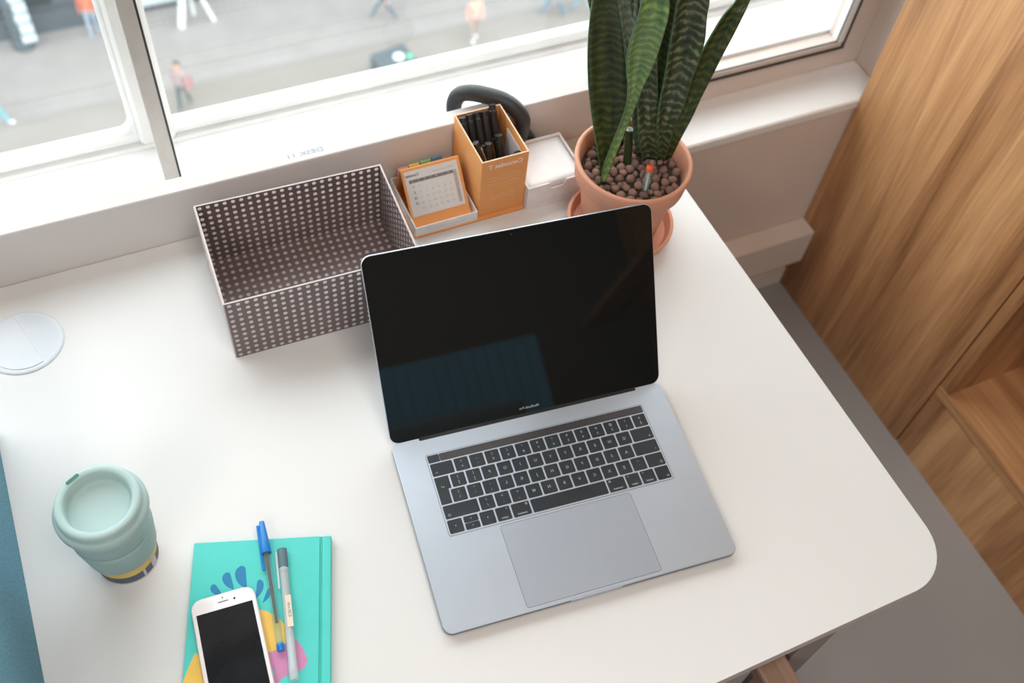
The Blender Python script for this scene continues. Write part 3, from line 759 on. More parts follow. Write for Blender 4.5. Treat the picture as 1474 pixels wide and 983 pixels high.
# note box
nb = empty('note_box', (0.3845, 0.577, 0), 0, 'white card box with a notched front holding white note paper', 'note box')
nx, ny, nh, t = 0.0455, 0.0445, 0.045, 0.0022
prism('front_wall', [(-nx, 0), (nx, 0), (nx, nh), (0.0150, nh), (0.0115, nh - 0.0095), (0.0095, nh - 0.011), (-0.0075, nh - 0.011), (-0.0095, nh - 0.0095), (-0.0125, nh), (-nx, nh)], 0, t, M['card_white'], nb, loc=(0, -ny + t, 0), rot=(R(90), 0, 0))
box('back_wall', (-nx, ny - t, 0), (nx, ny, nh), M['card_white'], nb, 0.0003)
box('side_wall', (-nx, -ny + t, 0), (-nx + t, ny - t, nh), M['card_white'], nb, 0.0003)
box('side_wall', (nx - t, -ny + t, 0), (nx, ny - t, nh), M['card_white'], nb, 0.0003)
box('floor_board', (-nx + t, -ny + t, 0), (nx - t, ny - t, t), M['card_white'], nb)
ftext('note paper cube and card box', 0.0045, 0.012, 0, 'ink_faint2', nb, -ny - 0.0001)
npd = empty('note_paper', (0.3845, 0.577, 0.0024), 0, 'stack of loose white note sheets in the white card box', 'note paper')
box('paper_stack', (-0.0422, -0.0400, 0), (0.0422, 0.0412, 0.0375), M['paper'], npd)
# top sheet slightly curled
bm = bmesh.new(); N = 8
vv = [[bm.verts.new((-0.0415 + 0.083 * i / N, -0.0395 + 0.080 * j / N, 0.0378 + 0.0030 * ((1 - j / N) ** 2) * (0.4 + 0.6 * abs(i / N - 0.35)))) for j in range(N + 1)] for i in range(N + 1)]
for i in range(N):
    for j in range(N): bm.faces.new((vv[i][j], vv[i + 1][j], vv[i + 1][j + 1], vv[i][j + 1]))
o = bm_obj('top_sheet', bm, M['paper'], npd, smooth=True); m = o.modifiers.new('t', 'SOLIDIFY'); m.thickness = 0.0002

# ------------------------------------------------------------------ headphones hung over the screen
hp = empty('headphones', (0.33, 0.6575, 0.095), 0, 'black padded headphones hung over the white panel behind the pen box', 'headphones')
HO = Vector((0.33, 0.6575, 0.095))
path = [(0.3700, 0.6290, 0.045), (0.3712, 0.6290, 0.064), (0.3695, 0.6290, 0.084), (0.360, 0.6375, 0.098), (0.346, 0.6510, 0.1055), (0.328, 0.6650, 0.1075), (0.311, 0.679, 0.1055), (0.299, 0.691, 0.096), (0.293, 0.6950, 0.080), (0.292, 0.6950, 0.060)]
HP = [p - HO for p in catmull(path, 6)]
bm = bmesh.new()
rad = [0.0105 + 0.0048 * math.sin(math.pi * i / (len(HP) - 1)) ** 0.8 for i in range(len(HP))]
add_tube(bm, HP, rad, 16, True, 0.80)
bm_obj('headband', bm, M['foam'], hp, smooth=True, angle=60)
for (x, y, z), yd in (((0.3700, 0.6335, 0.030), 1), ((0.292, 0.694, 0.032), -1)):
    o = lathe('ear_cup', [(0, -0.009), (0.024, -0.009), (0.027, -0.005), (0.027, 0.005), (0.024, 0.009), (0, 0.009)], M['foam'], hp, Vector((x, y, z)) - HO, (R(90), 0, 0), n=32)

# ------------------------------------------------------------------ plant
pot = empty('plant_pot', (0.450, 0.459, 0.0), 0, 'terracotta pot with thick rim beside the laptop lid', 'plant pot')
lathe('pot_body', [(0, 0.008), (0.050, 0.008), (0.0535, 0.011), (0.0665, 0.1035), (0.0665, 0.104), (0.0735, 0.104), (0.0750, 0.1055), (0.0788, 0.134), (0.0786, 0.1365), (0.0768, 0.1378), (0.0740, 0.1375), (0.0722, 0.1355), (0.0700, 0.118), (0.050, 0.02), (0, 0.02)], M['terracotta'], pot, n=96, angle=50)
tag(lathe('substrate', [(0.0, 0.109), (0.0688, 0.109), (0.0690, 0.106), (0, 0.106)], M['soil'], pot, n=48), 'dark soil under the clay pebbles', kind='stuff')
sau = lathe('saucer', [(0, 0), (0.060, 0), (0.064, 0.002), (0.0755, 0.020), (0.0757, 0.0225), (0.0740, 0.0238), (0.0712, 0.0232), (0.0655, 0.009), (0.060, 0.0075), (0, 0.0075)], M['terracotta'], None, (0.450, 0.457, 0), n=96, angle=50)
tag(sau, 'round terracotta saucer under the plant pot', 'saucer')

LEAVES = {
 'L1': ('leaf_dark', [(0.4085, 0.4674, 0.115, 0.4138, 0.4655, 0.115), (0.4065, 0.4759, 0.1334, 0.4223, 0.4703, 0.1334), (0.4001, 0.4839, 0.1656, 0.4286, 0.4738, 0.1656), (0.3923, 0.4937, 0.207, 0.4337, 0.4793, 0.207), (0.3852, 0.5005, 0.2484, 0.4315, 0.4847, 0.2484), (0.3795, 0.5041, 0.2898, 0.4238, 0.4892, 0.2898), (0.3716, 0.4992, 0.3358, 0.4106, 0.4863, 0.3358), (0.3641, 0.4903, 0.3818, 0.392, 0.4812, 0.3818), (0.3538, 0.4758, 0.4462, 0.3695, 0.4708, 0.4462), (0.3448, 0.4693, 0.4982, 0.3573, 0.4653, 0.4982), (0.3383, 0.4631, 0.5437, 0.3453, 0.4609, 0.5437), (0.3347, 0.4584, 0.5762, 0.3356, 0.4581, 0.5762)]),
 'L2': ('leaf_light', [(0.4428, 0.5034, 0.115, 0.4537, 0.4996, 0.115), (0.4298, 0.5283, 0.178, 0.4474, 0.5222, 0.178), (0.4137, 0.5378, 0.2545, 0.4339, 0.531, 0.2545), (0.3991, 0.5412, 0.313, 0.4129, 0.5367, 0.313), (0.39, 0.541, 0.34, 0.4059, 0.5358, 0.34), (0.3649, 0.5246, 0.403, 0.3905, 0.5165, 0.403), (0.3613, 0.5197, 0.427, 0.3818, 0.5132, 0.427), (0.3604, 0.5147, 0.448, 0.3719, 0.5111, 0.448), (0.3615, 0.5106, 0.463, 0.363, 0.5101, 0.463)]),
 'L3': ('leaf_light', [(0.399, 0.4503, 0.1193, 0.4043, 0.4484, 0.1193), (0.4024, 0.4561, 0.1408, 0.412, 0.4528, 0.1408), (0.408, 0.4572, 0.1752, 0.4183, 0.4536, 0.1752), (0.4134, 0.4567, 0.2096, 0.4234, 0.4532, 0.2096), (0.41, 0.4475, 0.2526, 0.4222, 0.4433, 0.2526), (0.4019, 0.4414, 0.287, 0.4193, 0.4354, 0.287), (0.3933, 0.4381, 0.3128, 0.4197, 0.4291, 0.3128), (0.3829, 0.4295, 0.3472, 0.4153, 0.4186, 0.3472), (0.3762, 0.4184, 0.3902, 0.409, 0.4075, 0.3902), (0.3753, 0.4139, 0.416, 0.406, 0.4039, 0.416), (0.3744, 0.4143, 0.4332, 0.4027, 0.4051, 0.4332), (0.349, 0.3924, 0.502, 0.3694, 0.386, 0.502), (0.3374, 0.3846, 0.542, 0.3537, 0.3795, 0.542), (0.329, 0.3772, 0.577, 0.3382, 0.3744, 0.577), (0.3245, 0.3715, 0.602, 0.3257, 0.3711, 0.602)]),
 'L4': ('leaf_grey', [(0.4692, 0.4801, 0.115, 0.4818, 0.4756, 0.115), (0.441, 0.4809, 0.215, 0.458, 0.4751, 0.215), (0.4118, 0.4738, 0.305, 0.4293, 0.4679, 0.305), (0.4012, 0.477, 0.345, 0.4182, 0.4714, 0.345), (0.3879, 0.478, 0.385, 0.4105, 0.4707, 0.385), (0.3676, 0.4733, 0.445, 0.3927, 0.4654, 0.445), (0.3569, 0.4699, 0.497, 0.377, 0.4636, 0.497), (0.3497, 0.4663, 0.5425, 0.361, 0.4627, 0.5425), (0.3464, 0.4631, 0.575, 0.3479, 0.4626, 0.575)]),
 'L5': ('leaf_mottle', [(0.4678, 0.4612, 0.1242, 0.4856, 0.4548, 0.1242), (0.4516, 0.4607, 0.1702, 0.4759, 0.4522, 0.1702), (0.4414, 0.4686, 0.2254, 0.4666, 0.4599, 0.2254), (0.4283, 0.4744, 0.2898, 0.4542, 0.4657, 0.2898), (0.4101, 0.4751, 0.3634, 0.437, 0.4663, 0.3634), (0.3886, 0.4671, 0.4278, 0.4178, 0.4578, 0.4278), (0.3784, 0.4622, 0.4798, 0.4017, 0.4547, 0.4798), (0.372, 0.457, 0.5253, 0.3851, 0.4529, 0.5253), (0.3695, 0.4527, 0.5578, 0.3712, 0.4522, 0.5578)]),
 'L6': ('leaf_dark', [(0.4927, 0.4718, 0.115, 0.5, 0.4692, 0.115), (0.4781, 0.4733, 0.175, 0.4886, 0.4696, 0.175), (0.4669, 0.4829, 0.24, 0.4838, 0.4771, 0.24), (0.456, 0.4856, 0.305, 0.4787, 0.478, 0.305), (0.4418, 0.4747, 0.375, 0.4634, 0.4677, 0.375), (0.4216, 0.4563, 0.445, 0.4413, 0.4501, 0.445), (0.411, 0.4477, 0.497, 0.4268, 0.4427, 0.497), (0.4035, 0.4396, 0.5425, 0.4123, 0.4368, 0.5425), (0.3994, 0.4333, 0.575, 0.4006, 0.433, 0.575)]),
 'L7': ('leaf_mottle', [(0.4879, 0.457, 0.124, 0.4969, 0.4538, 0.124), (0.4763, 0.4546, 0.1555, 0.493, 0.4487, 0.1555), (0.4675, 0.4532, 0.196, 0.4907, 0.4452, 0.196), (0.4634, 0.4533, 0.232, 0.4937, 0.4428, 0.232), (0.4638, 0.4564, 0.268, 0.4968, 0.4452, 0.268), (0.4615, 0.4567, 0.295, 0.4979, 0.4444, 0.295), (0.4623, 0.4611, 0.322, 0.5015, 0.4481, 0.322), (0.4586, 0.4601, 0.358, 0.4946, 0.4483, 0.358), (0.4538, 0.4567, 0.385, 0.489, 0.4453, 0.385), (0.4406, 0.4457, 0.448, 0.4676, 0.4372, 0.448), (0.4319, 0.4401, 0.5, 0.4535, 0.4333, 0.5), (0.4266, 0.4345, 0.5455, 0.4388, 0.4307, 0.5455), (0.4247, 0.4299, 0.578, 0.4264, 0.4294, 0.578)]),
 'L8': ('leaf_dark', [(0.4907, 0.4568, 0.1258, 0.5051, 0.4517, 0.1258), (0.4888, 0.4569, 0.1618, 0.5099, 0.4495, 0.1618), (0.4967, 0.4587, 0.1942, 0.5192, 0.4508, 0.1942), (0.5062, 0.4626, 0.223, 0.5285, 0.455, 0.223), (0.5131, 0.4663, 0.2518, 0.5377, 0.4579, 0.2518), (0.5191, 0.469, 0.2806, 0.5459, 0.46, 0.2806), (0.5306, 0.4733, 0.3058, 0.5572, 0.4645, 0.3058), (0.5437, 0.476, 0.331, 0.5667, 0.4685, 0.331), (0.5578, 0.4789, 0.3454, 0.5742, 0.4736, 0.3454), (0.574, 0.4801, 0.3886, 0.5852, 0.4766, 0.3886), (0.5882, 0.4813, 0.4406, 0.5972, 0.4785, 0.4406), (0.6016, 0.482, 0.4861, 0.6067, 0.4804, 0.4861), (0.612, 0.4822, 0.5186, 0.6127, 0.482, 0.5186)]),
 'L9': ('leaf_dark', [(0.5, 0.4692, 0.115, 0.5091, 0.466, 0.115), (0.4984, 0.4775, 0.165, 0.5135, 0.4722, 0.165), (0.4979, 0.4784, 0.235, 0.5133, 0.4732, 0.235), (0.4926, 0.4734, 0.305, 0.5073, 0.4685, 0.305), (0.4872, 0.4741, 0.365, 0.5006, 0.4698, 0.365), (0.4641, 0.4581, 0.435, 0.4805, 0.4529, 0.435), (0.4529, 0.4502, 0.487, 0.466, 0.4461, 0.487), (0.4445, 0.4429, 0.5325, 0.4519, 0.4406, 0.5325), (0.4397, 0.4373, 0.565, 0.4407, 0.437, 0.565)]),
}
def leaf_mesh(st, fold, k=5):
    P = [Vector((*s[:3],)) for s in st]; Q = [Vector((*s[3:],)) for s in st]
    P = catmull(P, k); Q = catmull(Q, k)
    n = len(P); NU = 8; up_v = []; s = 0
    for i in range(n):
        if i: s += (((P[i] + Q[i]) - (P[i-1] + Q[i-1])) / 2).length
        up_v.append(s)
    bm = bmesh.new(); uvl = bm.loops.layers.uv.new('UVMap'); V = []
    for i in range(n):
        t = ((P[min(i+1, n-1)] + Q[min(i+1, n-1)]) - (P[max(i-1, 0)] + Q[max(i-1, 0)])).normalized()
        w = Q[i] - P[i]; nr = t.cross(w).normalized()
        row = []
        for j in range(NU + 1):
            u = j / NU
            p = P[i].lerp(Q[i], u) + nr * (w.length * fold * (1 - (2 * u - 1) ** 2) * 1.0)
            row.append((bm.verts.new(p), u))
        V.append(row)
    for i in range(n - 1):
        for j in range(NU):
            q = [(V[i][j], i), (V[i][j+1], i), (V[i+1][j+1], i+1), (V[i+1][j], i+1)]
            f = bm.faces.new([a[0][0] for a in q])
            for lp_, a in zip(f.loops, q): lp_[uvl].uv = (a[0][1], up_v[a[1]] * 4.5)
    return bm

plant = empty('snake_plant', (0.450, 0.459, 0.112), 0, 'snake plant with tall banded green leaves in the terracotta pot', 'plant')
FOLD = {'L1': 0.16, 'L2': 0.1, 'L3': 0.22, 'L4': 0.2, 'L5': 0.25, 'L6': 0.3, 'L7': 0.30, 'L8': 0.22, 'L9': 0.3}
LL = {'L1': 'broad dark green leaf', 'L2': 'bright green leaf edge', 'L3': 'fresh green twisted leaf', 'L4': 'pale grey green leaf', 'L7': 'mottled folded leaf', 'L8': 'slender leaf leaning right'}
for k_, (mt, st) in LEAVES.items():
    bm = leaf_mesh(st, FOLD[k_])
    for v in bm.verts: v.co -= Vector((0.450, 0.459, 0.112))
    o = bm_obj('leaf', bm, [M[mt], M['leaf_edge']], plant, smooth=True)
    m = o.modifiers.new('thickness', 'SOLIDIFY'); m.thickness = 0.0022; m.offset = 0; m.material_offset_rim = 1
    if k_ in LL: o['label'] = LL[k_]
tube('cut_stem', [(0.003, 0.017, 0), (0.0045, 0.024, 0.025), (0.006, 0.032, 0.046)], [0.006, 0.0055, 0.005], M['leaf_dark'], plant, 14)
o = lathe('cut_end', [(0.0026, 0), (0.0050, 0), (0.0052, 0.0006), (0.0048, 0.0010), (0.0028, 0.0006)], base('pale_cut_fibre', (0.42, 0.44, 0.34), 0.8), plant, (0.006, 0.0320, 0.046), n=20)

wi = empty('water_indicator', (0.4515, 0.4215, 0.112), 0, 'clear water level tube with an orange red cap stuck in the pebbles', 'water gauge')
between(lathe('tube', [(0.0042, 0), (0.0044, 0.002), (0.0044, 0.030), (0.0040, 0.030), (0.0038, 0.002)], M['clear'], wi, n=20), (0, 0, 0), (0.006, 0.010, 0.03))
ax = Vector((0.006, 0.010, 0.03)).normalized()
o = between(lathe('cap', [(0, 0), (0.0046, 0), (0.0049, 0.001), (0.0049, 0.0070), (0.0040, 0.0085), (0, 0.0088)], M['redorange'], wi, n=20), ax * 0.0285, ax * 0.05)
o = between(lathe('float_rod', [(0, 0), (0.0014, 0), (0.0014, 0.0275), (0, 0.0275)], M['card_white'], wi, n=10), ax * 0.001, ax * 0.03)

# clay pebbles
random.seed(7)
pm = []
for k in range(6):
    bm = bmesh.new(); bmesh.ops.create_icosphere(bm, subdivisions=2, radius=1)
    ph_ = [random.uniform(0, 6) for _ in range(6)]
    for v in bm.verts:
        c = v.co.copy()
        v.co *= 1 + 0.07 * math.sin(3 * c.x + ph_[0]) + 0.07 * math.sin(4 * c.y + ph_[1]) + 0.06 * math.sin(5 * c.z + ph_[2])
        v.co.z *= 0.85
    me = bpy.data.meshes.new('clay_pebble'); bm.to_mesh(me); bm.free(); me.shade_smooth(); me.materials.append(M['peb%d' % (k % 3)]); pm.append(me)
stems = [((s[0][0] + s[0][3]) / 2, (s[0][1] + s[0][4]) / 2) for _, s in LEAVES.values()]
stems += [(0.453, 0.476), (0.4515, 0.4215)]
placed = []
for r_, tries in ((0.0064, 1500), (0.0054, 3000), (0.0045, 5000), (0.0036, 5000)):
    for _ in range(tries):
        a = random.uniform(0, 2 * math.pi); d = (0.0675 - r_) * math.sqrt(random.random())
        x = 0.450 + d * math.cos(a); y = 0.459 + d * math.sin(a)
        rr_ = r_ * random.uniform(0.9, 1.1)
        if any((x - p[0]) ** 2 + (y - p[1]) ** 2 < ((rr_ + p[2]) * 0.90) ** 2 for p in placed): continue
        if any((x - sx) ** 2 + (y - sy) ** 2 < (rr_ + 0.0025) ** 2 for sx, sy in stems): continue
        placed.append((x, y, rr_))
placed = placed[:295]
for x, y, r_ in placed:
    o = link('clay_pebble', random.choice(pm), None, (x, y, 0.109 + r_ * 0.78 + 0.0), (random.uniform(-.4, .4), random.uniform(-.4, .4), random.uniform(0, 6)))
    o.scale = (r_, r_ * random.uniform(0.88, 1.0), r_)
    tag(o, 'round brown baked clay pebble lying around the plant stems in the terracotta pot', 'pebble', 'clay pebbles in the plant pot')

# ------------------------------------------------------------------ cup
cup = empty('travel_cup', (-0.2855, 0.2175, 0), 0, 'duck egg blue reusable coffee cup with lid left of the notebook', 'cup')
lathe('cup_body', [(0, 0.0015), (0.0285, 0.0015), (0.0295, 0.0), (0.0312, 0.0008), (0.0318, 0.006), (0.0322, 0.0062), (0.0395, 0.115), (0.0375, 0.115), (0.030, 0.004), (0, 0.004)], M['cup_base'], cup, n=72)
# printed band: yellow over navy with a gap
def band(name, r0, z0, r1, z1, mat, a0=0, a1=360):
    bm = bmesh.new(); N = 60
    A = [bm.verts.new((r0 * math.cos(R(a0 + (a1 - a0) * i / N)), r0 * math.sin(R(a0 + (a1 - a0) * i / N)), z0)) for i in range(N + 1)]
    B = [bm.verts.new((r1 * math.cos(R(a0 + (a1 - a0) * i / N)), r1 * math.sin(R(a0 + (a1 - a0) * i / N)), z1)) for i in range(N + 1)]
    for i in range(N): bm.faces.new((A[i], A[i + 1], B[i + 1], B[i]))
    return bm_obj(name, bm, mat, cup, smooth=True)
band('yellow_band', 0.03335, 0.0220, 0.0347, 0.0405, M['yellow'])
band('navy_band', 0.03242, 0.0065, 0.03335, 0.0220, M['navy'], 328, 652)
band('navy_band', 0.03242, 0.0065, 0.03335, 0.0220, M['navy'], 297, 313)
band('lilac_stripe', 0.0326, 0.0065, 0.0349, 0.0405, base('lilac_print', (0.55, 0.50, 0.60), 0.5), 314, 320)
lathe('silicone_sleeve', [(0.0335, 0.0400), (0.0362, 0.0398), (0.0372, 0.0412), (0.0412, 0.0790), (0.0412, 0.0815), (0.0402, 0.0836), (0.0370, 0.0840)], M['cup'], cup, n=72)
lathe('lid', [(0.0365, 0.0885), (0.0398, 0.0872), (0.0408, 0.0888), (0.0425, 0.1130), (0.0432, 0.1150), (0.0452, 0.1165), (0.0460, 0.1195), (0.0460, 0.1250), (0.0450, 0.1280), (0.0428, 0.1295), (0.0420, 0.1305), (0.0418, 0.1360), (0.0408, 0.1392), (0.0388, 0.1402), (0.0345, 0.1400), (0.0325, 0.1385), (0.0312, 0.1300), (0.0304, 0.1262), (0.0290, 0.1252), (0.0, 0.1252)], M['cup_in'], cup, n=96, angle=70)
# sip hole
ha = R(118)
bm = bmesh.new(); add_prism(bm, rrect(-0.0075, -0.0020, 0.0075, 0.0020, 0.0019, 6), 0, 0.0008)
bm_obj('sip_hole', bm, M['green_dark'], cup, loc=(0.0368 * math.cos(ha), 0.0368 * math.sin(ha), 0.1397), rot=(0, 0, ha - R(90)))

# ------------------------------------------------------------------ notebook
NW, NL, NT = 0.1492, 0.2100, 0.0115
nbk = empty('notebook', (-0.2161, 0.2022, 0), R(-18.5), 'turquoise hardback notebook with petal and circle print under the phone', 'notebook')
# local: x right along the top edge, y negative towards the viewer
prism('back_cover', rrect(0, -NL, NW, 0, 0.0012, 2), 0.0, 0.0018, M['teal'], nbk)
box('page_block', (0.003, -NL + 0.003, 0.0018), (NW - 0.004, -0.003, NT - 0.002), M['pages'], nbk)
prism('front_cover', rrect(0, -NL, NW - 0.0125, 0, 0.0012, 2), NT - 0.002, NT, M['teal'], nbk, bevel=0.0005)
box('spine_groove', (NW - 0.0125, -NL + 0.0005, NT - 0.002), (NW - 0.0095, -0.0005, NT - 0.0011), M['teal_dark'], nbk)
box('spine', (NW - 0.0095, -NL, 0.0018), (NW, 0, NT), M['teal'], nbk, 0.0012, 2)
cov = NT + 0.00006
def flat(name, pts, mat, z=cov, t=0.00006):
    return prism(name, pts, z, z + t, mat, nbk)
def tonb(px_, py_): # world xy -> local xy
    dx, dy = px_ + 0.2161, py_ - 0.2022; a = R(18.5)
    return (dx * math.cos(a) - dy * math.sin(a), dx * math.sin(a) + dy * math.cos(a))
def petal(p, q, w, bend):
    p = Vector(p); q = Vector(q); d = q - p; nrm = Vector((-d.y, d.x)).normalized()
    L_, R_ = [], []
    for i in range(13):
        t = i / 12; c = p + d * t + nrm * bend * math.sin(math.pi * t)
        hw = 1.25 * w * (math.sqrt(max(0, 1 - (1 - t / 0.25) ** 2)) if t < 0.25 else (1 - ((t - 0.25) / 0.75) ** 2.4))
        L_.append(tuple(c + nrm * hw)); R_.append(tuple(c - nrm * hw))
    return L_ + R_[::-1][1:-1]
flat('petal_print', petal(tonb(-0.1765, 0.1576), tonb(-0.1779, 0.1293), 0.00469, -0.00271), M['blue_print'])
flat('petal_print', petal(tonb(-0.1933, 0.1561), tonb(-0.1907, 0.1341), 0.00384, -0.00194), M['blue_print'])
flat('petal_print', petal(tonb(-0.2108, 0.148), tonb(-0.2033, 0.1321), 0.00299, -0.00155), M['blue_print'])
flat('petal_print', petal(tonb(-0.1615, 0.1346), tonb(-0.1721, 0.1153), 0.00299, 0.00194), M['blue_print'])
flat('petal_print', petal(tonb(-0.1541, 0.1214), tonb(-0.1667, 0.1079), 0.00213, 0.00116), M['blue_print'])
flat('petal_print', petal(tonb(-0.2214, 0.1356), tonb(-0.2175, 0.1273), 0.00171, -0.00058), M['blue_print'])
flat('mustard_print', [tonb(*q) for q in [(-0.1767, 0.1048), (-0.1714, 0.1021), (-0.1648, 0.0972), (-0.1595, 0.0913), (-0.1547, 0.0838), (-0.1513, 0.0748), (-0.1513, 0.065), (-0.1554, 0.0581), (-0.1656, 0.0539), (-0.1737, 0.0534), (-0.1785, 0.0571), (-0.1868, 0.0627), (-0.1998, 0.0723), (-0.209, 0.0889), (-0.2048, 0.1045), (-0.1901, 0.1072)]], M['mustard'], cov + 8e-05)
flat('mustard_print', [tonb(*q) for q in [(-0.2446, 0.0826), (-0.2513, 0.075), (-0.2584, 0.0656), (-0.2642, 0.0572), (-0.2697, 0.046), (-0.2745, 0.0342), (-0.262, 0.0171), (-0.2398, 0.0235), (-0.2303, 0.06)]], M['mustard'], cov + 0.0)
flat('pink_print', [tonb(*q) for q in [(-0.1786, 0.0568), (-0.1738, 0.0531), (-0.1657, 0.0535), (-0.1571, 0.0557), (-0.1462, 0.0586), (-0.142, 0.0462), (-0.1409, 0.0309), (-0.147, 0.0241), (-0.1551, 0.0234), (-0.1638, 0.0239), (-0.171, 0.0228), (-0.1757, 0.0201), (-0.1805, 0.0105), (-0.1888, 0.002), (-0.2127, 0.0121), (-0.2095, 0.0513), (-0.1978, 0.0652)]], M['pink'], cov + 0.0)
flat('turquoise_dot', [tonb(*q) for q in [(-0.1764, 0.0323), (-0.1765, 0.034), (-0.177, 0.0354), (-0.1778, 0.0362), (-0.1788, 0.0362), (-0.1799, 0.0355), (-0.1809, 0.0341), (-0.1816, 0.0324), (-0.182, 0.0305), (-0.1819, 0.0287), (-0.1814, 0.0274), (-0.1806, 0.0266), (-0.1796, 0.0266), (-0.1785, 0.0273), (-0.1775, 0.0286), (-0.1768, 0.0304)]], M['teal'], cov + 0.00016)

# ------------------------------------------------------------------ phone
phn = empty('phone', (-0.209, 0.063, NT + 0.0002), R(-4.7), 'white smartphone with a dark screen lying on the notebook', 'phone')
PW, PL = 0.0670, 0.1380
prism('phone_body', rrect(-PW / 2, -PL / 2, PW / 2, PL / 2, 0.0105, 8), 0, 0.0066, M['phone_side'], phn, bevel=0.0014, bottom_bevel=0.002, smooth=True)
prism('front_glass', rrect(-PW / 2 + 0.0008, -PL / 2 + 0.0008, PW / 2 - 0.0008, PL / 2 - 0.0008, 0.0098, 8), 0.0066, 0.0071, M['phone'], phn, bevel=0.0003, smooth=True)
prism('screen', rrect(-0.0293, -0.0520, 0.0293, 0.0520, 0.0003, 2), 0.0071, 0.00716, M['phone_screen'], phn)
prism('earpiece', rrect(-0.0055, 0.0590, 0.0055, 0.0603, 0.0006, 4), 0.0071, 0.00716, M['ink_grey'], phn)
for nm, x, y, r_ in (('front_camera', 0.0118, 0.0597, 0.0012), ('sensor', 0.0, 0.0640, 0.0008)):
    lathe(nm, [(0, 0), (r_, 0), (r_, 0.00008), (0, 0.00008)], M['black'], phn, (x, y, 0.0071), n=16)
lathe('home_button', [(0.0048, 0), (0.0055, 0), (0.0055, 0.0001), (0.0048, 0.0001)], M['phone_side'], phn, (0, -0.0605, 0.0071), n=24)
for y0, y1, sx in ((0.030, 0.040, 1), (0.036, 0.042, -1), (0.018, 0.027, -1), (0.006, 0.015, -1)):
    prism('side_button', [(PW / 2 * sx - 0.0003 * sx, y0), (PW / 2 * sx + 0.0005 * sx, y0), (PW / 2 * sx + 0.0005 * sx, y1), (PW / 2 * sx - 0.0003 * sx, y1)], 0.0025, 0.0045, M['phone_side'], phn)

# ------------------------------------------------------------------ pens on the notebook
def axis_empty(name, p, q, label, cat, group=None):
    e = bpy.data.objects.new(name, None); COL.objects.link(e); e.empty_display_size = 0.02
    p = Vector(p); d = (Vector(q) - p)
    z = d.normalized(); y = Vector((0, 0, 1)); x = y.cross(z).normalized(); y = z.cross(x)
    e.matrix_world = Matrix(((x.x, y.x, z.x, p.x), (x.y, y.y, z.y, p.y), (x.z, y.z, z.z, p.z), (0, 0, 0, 1)))
    return tag(e, label, cat, group)
zb = NT + 0.0047
bic = axis_empty('ballpoint_pen', (-0.1635, 0.0490, zb), (-0.1414, 0.1963, zb + 0.0012), 'clear ballpoint pen with a blue cap lying across the notebook edge', 'pen')
Lc = 0.149
lathe('barrel', [(0.0, 0.004), (0.0034, 0.004), (0.0040, 0.006), (0.0040, 0.118), (0, 0.118)], M['clear'], bic, n=6, smooth=False)
lathe('ink_tube', [(0, 0.031), (0.0017, 0.031), (0.0017, 0.118), (0, 0.118)], M['ink_dark'], bic, n=10)
lathe('end_plug', [(0, 0), (0.0034, 0.0), (0.0040, 0.001), (0.0042, 0.006), (0.0034, 0.0085), (0, 0.0085)], M['bicblue'], bic, n=20)
lathe('cap', [(0.0044, 0.1105), (0.0056, 0.1105), (0.0058, 0.112), (0.0050, 0.125), (0.0034, 0.1445), (0.0028, Lc), (0.0, Lc)], M['bicblue'], bic, n=24)
box('clip', (0.0036, -0.0035, 0.092), (0.0066, 0.0005, 0.146), M['bicblue'], bic, 0.0008)
gel = axis_empty('gel_pen', (-0.1600, 0.0150, zb), (-0.1300, 0.1575, zb), 'frosted grey gel pen with a cream sticker lying on the notebook', 'pen')
lathe('barrel', [(0, 0), (0.0044, 0.0), (0.0050, 0.001), (0.0050, 0.012), (0.0046, 0.013), (0.0046, 0.118), (0.0050, 0.118), (0.0050, 0.123), (0, 0.123)], M['frost'], gel, n=20)
lathe('refill', [(0, 0.047), (0.0030, 0.047), (0.0030, 0.122), (0, 0.122)], M['frost_grey'], gel, n=12)
lathe('cap', [(0.0046, 0.1235), (0.0052, 0.1235), (0.0052, 0.1450), (0, 0.1455)], M['frost_grey'], gel, n=20)
box('clip', (0.0052, -0.001, 0.100), (0.0078, 0.0012, 0.143), M['frost'], gel, 0.0006)
stk = box('sticker', (-0.0050, 0.0040, 0.055), (0.0012, 0.0051, 0.0900), M['sticker'], gel, 0.0002)
text('lettering', '0.38 mm', 0.0046, M['ink_grey'], stk, (-0.0022, 0.0053, 0.0735), (R(-90), R(90), 0), ext=0.00003)

# ------------------------------------------------------------------ street outside
GZ = -20.4
def pavmat():
    m = bpy.data.materials.new('pale_paving'); m.use_nodes = True
    nt = m.node_tree; p = nt.nodes['Principled BSDF']; p.inputs['Roughness'].default_value = 0.85
    tc = nt.nodes.new('ShaderNodeTexCoord')
    n = nt.nodes.new('ShaderNodeTexNoise'); n.inputs['Scale'].default_value = 0.35; n.inputs['Detail'].default_value = 5
    nt.links.new(tc.outputs['Object'], n.inputs['Vector'])
    nt.links.new(ramp(nt, n.outputs['Fac'], [(0.35, (0.222, 0.203, 0.178)), (0.65, (0.248, 0.231, 0.212))]), p.inputs['Base Color'])
    return m
pv = pavmat()
bm = bmesh.new(); add_box(bm, (-40, 2.5, GZ - 0.3), (60, 25.0, GZ)); tag(bm_obj('street', bm, pv), kind='structure')
kerb = base('light_grey_paving', (0.268, 0.252, 0.243), 0.8, noise=0.06, nscale=1.5)
bm = bmesh.new(); add_box(bm, (-40, 25.0, GZ - 0.3), (60, 33, GZ + 0.05)); tag(bm_obj('pavement', bm, kerb), kind='structure')
bm = bmesh.new(); add_box(bm, (-40, 24.8, GZ - 0.3), (60, 24.99, GZ + 0.05)); tag(bm_obj('kerb', bm, base('kerb_stone', (0.24, 0.225, 0.21), 0.8)), kind='structure')
